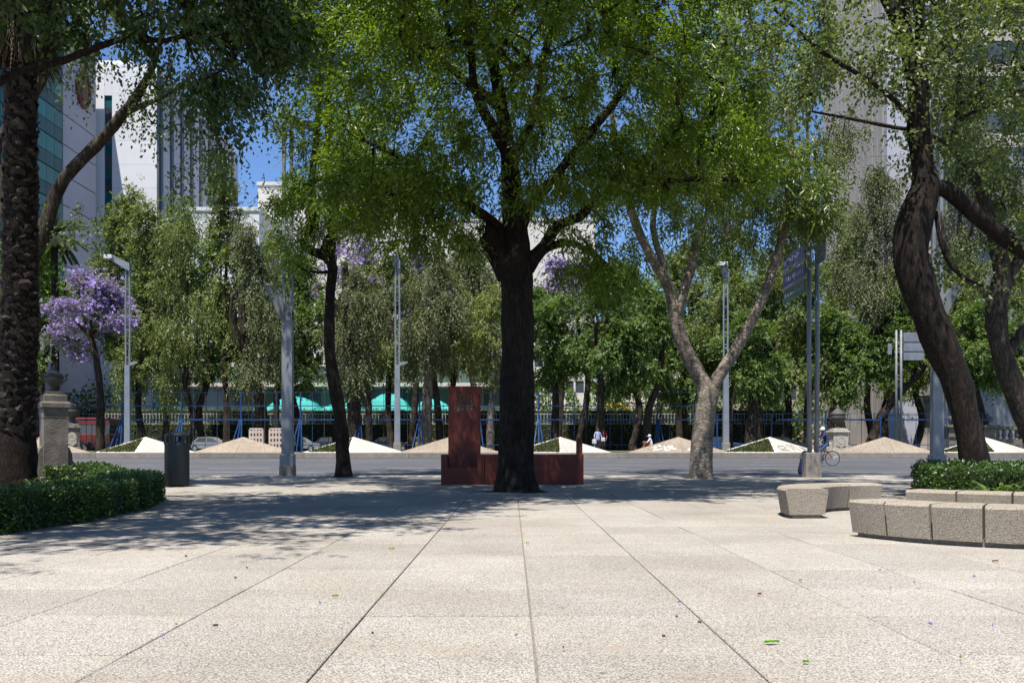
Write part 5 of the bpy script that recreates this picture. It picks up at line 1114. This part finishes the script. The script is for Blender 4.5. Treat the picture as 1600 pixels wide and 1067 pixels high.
# ------------------------------------------------------------------ vehicles
def car(label, px, Y, paint, rz=0, s=1.0):
    e = empty('parked_car', (gx(px, Y), Y, ZK - .12), label, 'car', 'cars parked along the side road', rz)
    m = MB(); m.extr([(-2.1, .32), (2.1, .32), (2.18, .55), (2.1, .80), (1.2, .92), (-1.7, .95), (-2.12, .90), (-2.18, .5)], -.84, .84); m.build('body', M[paint], e)
    m = MB(); m.extr([(-1.62, .953), (1.15, .925), (.45, 1.40), (-.2, 1.47), (-1.1, 1.42)], -.70, .70); m.build('cabin', M[paint], e)
    for s_ in (-1, 1):
        m = MB(); m.extr([(-1.35, .99), (-.35, .98), (-.3, 1.38), (-1.0, 1.35)], *sorted((s_ * .702, s_ * .715))); m.build('window', M['dglass'], e)
        m = MB(); m.extr([(-.25, .98), (.85, .96), (.35, 1.33), (-.2, 1.39)], *sorted((s_ * .702, s_ * .715))); m.build('window', M['dglass'], e)
        for x in (-1.35, 1.32):
            m = MB(); m.tube([(x, s_ * .66, .32), (x, s_ * .86, .32)], .32, 16); wh = m.build('wheel', M['tyre'], e); m = MB(); m.tube([(x, s_ * .861, .32), (x, s_ * .875, .32)], .19, 12); m.build('rim', M['chrome'], wh)
        m = MB(); m.box((2.12, s_ * .58, .68), (.1, .34, .16)); m.build('headlight', M['lamp_glass'], e)
        m = MB(); m.box((-2.13, s_ * .6, .75), (.08, .3, .18)); m.build('tail_light', M['bus_red'], e)
for lab, px, Y, p in (('grey car parked beyond the fence above the beige pyramid', 330, 89, 'car_white'), ('silver car parked behind the tall near lamp post', 468, 89, 'car_silver'), ('dark car parked beyond the kinked tree', 520, 89.5, 'car_black'), ('black car parked behind the central far lamp', 610, 89, 'car_black'), ('gold car parked just left of the red slab', 668, 89, 'car_taxi'), ('blue car parked behind the right far lamp post', 1125, 89, 'car_blue'), ('dark car parked left of the cyclist beyond the fence', 1222, 89, 'car_black'), ('black car parked behind the litter bin beyond the fence', 270, 90, 'car_black')): car(lab, px, Y, p)
e = empty('red_bus', (gx(96, 91), 91, ZK - .12), 'red bus glimpsed through the fence at left', 'bus')
m = MB(); m.b2(-5.5, 5.5, -1.2, 1.2, .45, 1.75, .05); m.b2(-5.5, 5.5, -1.2, 1.2, 2.75, 3.4, .08); m.build('body', M['bus_red'], e)
m = MB(); m.b2(-5.4, 5.4, -1.15, 1.15, 1.752, 2.748); m.build('window_band', M['dglass'], e)
for k in range(7):
    m = MB(); m.b2(-5.45 + k * 1.8, -5.33 + k * 1.8, -1.19, -1.152, 1.754, 2.746); m.build('window_pillar', M['bus_red'], e)
for x in (-3.6, 3.4):
    m = MB(); m.tube([(x, -1.22, .48), (x, -.9, .48)], .48, 16); m.build('wheel', M['tyre'], e)

# ------------------------------------------------------------------ people
def person(name, label, loc, rz, J, segs, extra=None, cat='person', scale=1.0):
    """J: joint -> (x,y,z,r); segs: (joint a, joint b, material). One skinned continuous body."""
    names = list(J); vs = [J[k][:3] for k in names]; me = bpy.data.meshes.new('body'); me.from_pydata(vs, [(names.index(a), names.index(b)) for a, b, _ in segs], [])
    o = bpy.data.objects.new('body_tmp', me); COL.objects.link(o); sk = o.modifiers.new('s', 'SKIN'); sk.use_smooth_shade = True
    for i, k in enumerate(names): r = J[k][3]; me.skin_vertices[0].data[i].radius = (r, J[k][4] if len(J[k]) > 4 else r)
    me.skin_vertices[0].data[names.index('pelvis')].use_root = True
    sb = o.modifiers.new('u', 'SUBSURF'); sb.levels = 2; sb.render_levels = 2
    dg = bpy.context.evaluated_depsgraph_get(); dg.update(); nm = bpy.data.meshes.new_from_object(o.evaluated_get(dg)); bpy.data.objects.remove(o)
    mats = []
    for _, _, m_ in segs:
        if m_ not in mats: mats.append(m_)
    nm.materials.clear()
    for m_ in mats: nm.materials.append(M[m_])
    A = np.array([J[a][:3] for a, b, _ in segs]); B = np.array([J[b][:3] for a, b, _ in segs]); rad = np.array([(J[a][3] + J[b][3]) / 2 for a, b, _ in segs])
    for p in nm.polygons:
        c = np.array(p.center); ab = B - A; t = np.clip(((c - A) * ab).sum(1) / np.maximum((ab * ab).sum(1), 1e-9), 0, 1); d = np.linalg.norm(A + ab * t[:, None] - c, axis=1) - rad
        p.material_index = mats.index(segs[int(np.argmin(d))][2]); p.use_smooth = True
    e = empty(name, loc, label, cat, None, rz); e.scale = (scale,) * 3; nm.name = 'body'; link('body', nm, e); return e
def head_bits(e, hc, f, hair='hair', cap=None, r=.105):     # face direction f, head centre hc
    f = Vector(f).normalized(); s = f.cross(Vector((0, 0, 1))).normalized(); hc = Vector(hc)
    m = MB(); n = 10
    c = hc - f * .022 + Vector((0, 0, .03)); m.lathe([(r * 1.0, -.05), (r * 1.06, 0), (r * 1.0, .05), (r * .75, .095), (r * .35, .118), (.005, .122)], c, 14); m.build('cap' if cap else 'hair', M[cap or hair], e, True)
    if cap: m = MB(); m.box(hc + f * .13 + Vector((0, 0, .045)), (.13, .13, .012), math.atan2(f.y, f.x)); m.build('cap_peak', M[cap], e)
    m = MB(); q = hc + f * .10; m.add([q + Vector((0, 0, .02)), q + f * .03 - Vector((0, 0, .025)) + s * .012, q + f * .03 - Vector((0, 0, .025)) - s * .012, q - Vector((0, 0, .03))], [(0, 1, 2), (1, 3, 2), (0, 3, 1), (0, 2, 3)]); m.build('nose', M['skin'], e)
    for k in (-1, 1):
        m = MB(); m.box(hc + f * .098 + s * k * .036 + Vector((0, 0, .012)), (.014, .026, .012), math.atan2(f.y, f.x)); m.build('eye', M['hair'], e)
        m = MB(); m.lathe([(.006, -.03), (.016, 0), (.006, .03)], hc + s * k * .098, 6); m.build('ear', M['skin'], e)
    m = MB(); m.box(hc + f * .096 - Vector((0, 0, .05)), (.01, .045, .01), math.atan2(f.y, f.x)); m.build('mouth', M['maroon_cloth'], e)
def hand(e, w_, d, up):                                     # palm with five bent fingers
    w_ = Vector(w_); d = Vector(d).normalized(); up = Vector(up).normalized(); s = d.cross(up).normalized(); m = MB()
    m.tube([w_, w_ + d * .05, w_ + d * .09], [.028, .038, .034], 6)
    for k, (o_, L) in enumerate(((-.03, .06), (-.01, .075), (.011, .07), (.03, .055))): b = w_ + d * .088 + s * o_; m.tube([b, b + d * L * .5 - up * .008, b + d * L * .8 - up * L * .5], [.010, .009, .007], 5)
    b = w_ + d * .03 + s * .035; m.tube([b, b + s * .025 + d * .025, b + s * .022 + d * .055 - up * .012], [.011, .010, .008], 5); m.build('hand', M['skin'], e, True)

STAND = lambda top, leg, ax=.0: None
def standing(label, loc, rz, top, leg, armL, armR, hair='hair', H=1.7, cap=None, turn=(0, 1, 0)):
    J = dict(pelvis=(0, 0, .93, .15, .12), chest=(0, 0, 1.22, .165, .12), neck0=(0, .0, 1.42, .09, .075), neck=(0, .005, 1.47, .05), head=(0, .015, 1.57, .088, .10), crown=(0, .01, 1.66, .07, .08),
             hl=(-.09, 0, .86, .092), kl=(-.10, .02, .48, .062), al=(-.10, -.01, .09, .043), tl=(-.105, .14, .04, .036), hr=(.09, 0, .86, .092), kr=(.10, .01, .48, .062), ar=(.10, -.03, .09, .043), tr=(.11, .12, .04, .036),
             sl=(-.185, 0, 1.39, .058), el=armL[0] + (.043,), wl=armL[1] + (.030,), sr=(.185, 0, 1.39, .058), er=armR[0] + (.043,), wr=armR[1] + (.030,))
    S = [('pelvis', 'chest', top), ('chest', 'neck0', top), ('neck0', 'neck', 'skin'), ('neck', 'head', 'skin'), ('head', 'crown', 'skin'), ('pelvis', 'hl', leg), ('hl', 'kl', leg), ('kl', 'al', leg), ('al', 'tl', 'black_cloth'), ('pelvis', 'hr', leg), ('hr', 'kr', leg), ('kr', 'ar', leg), ('ar', 'tr', 'black_cloth'),
         ('neck0', 'sl', top), ('sl', 'el', top), ('el', 'wl', 'skin'), ('neck0', 'sr', top), ('sr', 'er', top), ('er', 'wr', 'skin')]
    e = person('person', label, loc, rz, J, S, scale=H / 1.7); head_bits(e, (0, .015, 1.58), (0, 1, 0), hair, cap)
    for a in (armL, armR): d = Vector(a[1]) - Vector(a[0]); hand(e, a[1], d, (0, .3, 1) if abs(d.normalized().z) < .8 else (0, 1, 0))
    return e
PZ0 = ZK - .03
p = standing('standing person in white and blue shirt with brown hair carrying bags', (gx(934, 64), 64, PZ0), R(200), 'pale_blue_cloth', 'black_cloth', ((-.26, .02, 1.14), (-.24, .22, 1.02)), ((.27, .0, 1.14), (.30, .12, .95)), H=1.72)
m = MB(); m.box((.33, .12, .78), (.16, .34, .30), ch=.03); m.build('bag', M['white_cloth'], p)
m = MB(); m.box((-.26, .3, .92), (.16, .30, .24), ch=.03); m.build('bag', M['white_cloth'], p)
standing('standing person in maroon shirt behind the one carrying bags', (gx(943, 64.8), 64.8, PZ0), R(150), 'maroon_cloth', 'black_cloth', ((-.25, .0, 1.13), (-.24, .1, .88)), ((.25, .0, 1.13), (.24, .12, .90)), H=1.74)
# seated person with white cap on the planter
J = dict(pelvis=(0, 0, .12, .15, .13), chest=(0, .10, .42, .16, .12), neck0=(0, .16, .60, .09, .075), neck=(0, .18, .65, .05), head=(0, .20, .75, .088, .10), crown=(0, .20, .84, .07, .08),
         hl=(-.10, .06, .12, .092), kl=(-.14, .44, .34, .066), al=(-.13, .62, -.02, .045), tl=(-.13, .78, -.05, .036), hr=(.10, .06, .12, .092), kr=(.14, .46, .30, .066), ar=(.14, .66, -.04, .045), tr=(.14, .82, -.07, .036),
         sl=(-.185, .15, .57, .058), el=(-.25, .32, .36, .043), wl=(-.14, .52, .40, .030), sr=(.185, .15, .57, .058), er=(.25, .32, .36, .043), wr=(.14, .54, .38, .030))
def SEG(top, leg): return [('pelvis', 'chest', top), ('chest', 'neck0', top), ('neck0', 'neck', 'skin'), ('neck', 'head', 'skin'), ('head', 'crown', 'skin'), ('pelvis', 'hl', leg), ('hl', 'kl', leg), ('kl', 'al', leg), ('al', 'tl', 'black_cloth'), ('pelvis', 'hr', leg), ('hr', 'kr', leg), ('kr', 'ar', leg), ('ar', 'tr', 'black_cloth'), ('neck0', 'sl', top), ('sl', 'el', top), ('el', 'wl', 'skin'), ('neck0', 'sr', top), ('sr', 'er', top), ('er', 'wr', 'skin')]
e = person('person', 'seated person in white cap and orange trousers behind the beige pyramid', (gx(1019, 61.4), 61.4, .80), R(78), J, SEG('white_cloth', 'orange_cloth')); head_bits(e, (0, .20, .76), (0, 1, -.1), cap='white_cloth')
for k in ('l', 'r'): hand(e, J['w' + k][:3], (0, 1, -.2), (0, .2, 1))
# person in purple seated on the kerb behind the sign base
J2 = dict(J); J2.update(kl=(-.14, .42, .36, .066), al=(-.13, .50, -.02, .045), tl=(-.13, .66, -.06, .036), kr=(.14, .42, .36, .066), ar=(.14, .50, -.02, .045), tr=(.14, .66, -.06, .036))
e = person('person', 'person in purple shirt sitting on the kerb behind the sign base', (gx(1250.5, 27.0), 27.0, .0), R(-75), J2, SEG('purple_cloth', 'black_cloth'), scale=.84); head_bits(e, (0, .20, .76), (0, 1, -.1))
for k in ('l', 'r'): hand(e, J2['w' + k][:3], (0, 1, -.2), (0, .2, 1))

# bicycle and rider, heading left
CY = 41.5; zc = rowZ(CY); cx = gx(1281, CY); wr = .335; fx, rx = -.58, .58
e = empty('bicycle', (cx, CY, zc), 'dark bicycle with thin wheels being ridden left along the road', 'bicycle')
def wheel(x):
    m = MB(); m.tube([(x + wr * math.cos(a), 0, wr + .012 + wr * math.sin(a)) for a in np.linspace(0, 2 * math.pi, 33)], .018, 6, cap=False); w_ = m.build('wheel', M['tyre'], e)
    m = MB(); m.tube([(x + (wr - .025) * math.cos(a), 0, wr + .012 + (wr - .025) * math.sin(a)) for a in np.linspace(0, 2 * math.pi, 33)], .008, 5, cap=False); m.build('rim', M['chrome'], w_)
    m = MB()
    for k in range(16): a = k * math.pi / 8; m.tube([(x, .02 * (-1) ** k, wr + .012), (x + (wr - .03) * math.cos(a), 0, wr + .012 + (wr - .03) * math.sin(a))], .0025, 3)
    m.build('spokes', M['chrome'], w_)
    m = MB(); m.tube([(x, -.04, wr + .012), (x, .04, wr + .012)], .025, 8); m.build('hub', M['chrome'], w_)
wheel(fx); wheel(rx)
hz_ = wr + .012; BB = (.12, 0, .30); HT = (-.40, 0, .86); HB = (-.44, 0, .70); ST = (.30, 0, .88)
m = MB()
for a, c in ((BB, HB), (HT, (.27, 0, .80)), (BB, ST), (HT, HB)): m.tube([a, c], .017, 7)
for s in (-.05, .05): m.tube([BB, (rx, s, hz_)], .010, 5); m.tube([(.27, 0, .80), (rx, s, hz_)], .010, 5)
m.build('frame', M['bike_red'], e)
m = MB()
for s in (-.045, .045): m.tube([HB, (-.50, s, .55), (fx, s, hz_)], .012, 6)
m.build('fork', M['iron'], e)
m = MB(); m.tube([HT, (-.39, 0, .98), (-.46, 0, 1.02)], .014, 6); m.tube([(-.40, -.28, 1.06), (-.46, -.1, 1.03), (-.46, .1, 1.03), (-.40, .28, 1.06)], .013, 6); m.build('handlebar', M['iron'], e)
m = MB(); m.add([(.18, -.02, .93), (.18, .02, .93), (.34, .04, .95), (.44, .075, .96), (.44, -.075, .96), (.34, -.04, .95), (.20, 0, .90), (.42, 0, .90)], [(0, 1, 2, 5), (5, 2, 3, 4), (0, 6, 1), (1, 6, 7, 3, 2), (4, 7, 6, 0, 5), (3, 7, 4)]); m.build('saddle', M['black_cloth'], e)
m = MB(); m.tube([(BB[0], -.06, BB[2]), (BB[0], .06, BB[2])], .018, 7); m.tube([(BB[0], .05, BB[2] + .002), (BB[0], .065, BB[2] + .002)], .09, 16); m.tube([(BB[0], -.08, BB[2]), (BB[0] - .03, -.09, BB[2] - .165)], .010, 5); m.tube([(BB[0], .08, BB[2]), (BB[0] + .03, .09, BB[2] + .165)], .010, 5)
m.box((BB[0] - .03, -.13, BB[2] - .17), (.09, .09, .02)); m.box((BB[0] + .03, .13, BB[2] + .17), (.09, .09, .02)); m.build('crank', M['iron'], e)
JC = dict(pelvis=(.36, 0, 1.03, .145, .13), chest=(.26, 0, 1.32, .16, .12), neck0=(.17, 0, 1.49, .09, .075), neck=(.145, 0, 1.54, .05), head=(.115, 0, 1.63, .10, .088), crown=(.125, 0, 1.72, .08, .07),
          hl=(.31, -.09, 1.00, .095), kl=(-.06, -.12, .66, .066), al=(.07, -.12, .24, .043), tl=(-.06, -.12, .165, .036), hr=(.31, .09, 1.00, .095), kr=(-.12, .12, .86, .066), ar=(.13, .12, .56, .043), tr=(.0, .12, .50, .036),
          sl=(.19, -.19, 1.45, .058), el=(-.06, -.27, 1.24, .043), wl=(-.34, -.27, 1.10, .030), sr=(.19, .19, 1.45, .058), er=(-.06, .27, 1.24, .043), wr=(-.34, .27, 1.10, .030))
e = person('person', 'cyclist in navy shirt and pale helmet riding left past the sign', (cx, CY, zc), 0, JC, SEG('navy_cloth', 'jean_cloth')); head_bits(e, (.115, 0, 1.64), (-1, 0, -.15), cap='white_cloth')
for k in ('l', 'r'): hand(e, JC['w' + k][:3], (-1, 0, -.3), (0, 0, 1))

# ------------------------------------------------------------------ fallen leaves on the paving
def fallen(px, py, L, mat, lab, rz, wd=.32):
    Y = CAM_H * FOC / (py - HOR); m = MB(); n = 6; vs = []; fs = []
    for i in range(n + 1):
        t = i / n; w_ = L * wd * math.sin(math.pi * t ** .8) * .5; zc = .006 + .02 * math.sin(t * 3) * L * 3; vs += [(t * L - L / 2, -w_, zc + .012), (t * L - L / 2, 0, zc), (t * L - L / 2, w_, zc + .010)]
    for i in range(n): fs += [(3 * i, 3 * i + 1, 3 * i + 4, 3 * i + 3), (3 * i + 1, 3 * i + 2, 3 * i + 5, 3 * i + 4)]
    m.add(vs, fs); o = m.build('fallen_leaf', M[mat]); o.location = (gx(px, Y), Y, .003); o.rotation_euler = (0, 0, rz); tag(o, lab, 'leaf', 'fallen leaves on the paving')
fallen(1206, 1007, .072, 'lf_fall_g', 'largest bright green leaf lying on the right foreground paving', .1, .42)
fallen(1259, 1038, .030, 'lf_fall_g', 'small round green leaf nearest the bottom right', .4, .7)
fallen(524, 934, .038, 'lf_fall_y', 'yellow leaf on the paving left of centre', .2, .5)
fallen(1187, 931, .034, 'lf_fall_b', 'brown curled leaf on the right paving', .6, .5)
fallen(824, 850, .05, 'lf_fall_y', 'yellow leaf on the central paving joint', 1.0, .5)
fallen(1251, 909, .04, 'lf_fall_y', 'yellow leaf on the joint below the lone curved bench', .8, .6)
fallen(612, 859, .05, 'lf_fall_y', 'yellow leaf near the edge of the tree shade', .2, .5)
fallen(1555, 879, .06, 'lf_fall_b', 'brown leaf on the paving in front of the long bench', .3, .5)
for k in range(26):
    py = random.choice((random.uniform(830, 1000), random.uniform(880, 1060))); fallen(random.uniform(40, 1560), py, random.uniform(.012, .026), random.choice(('lf_fall_b', 'lf_fall_b', 'fl_jac', 'lf_fall_y')), 'tiny scrap of dry leaf or petal on the sunlit paving', random.uniform(0, 3), .5)
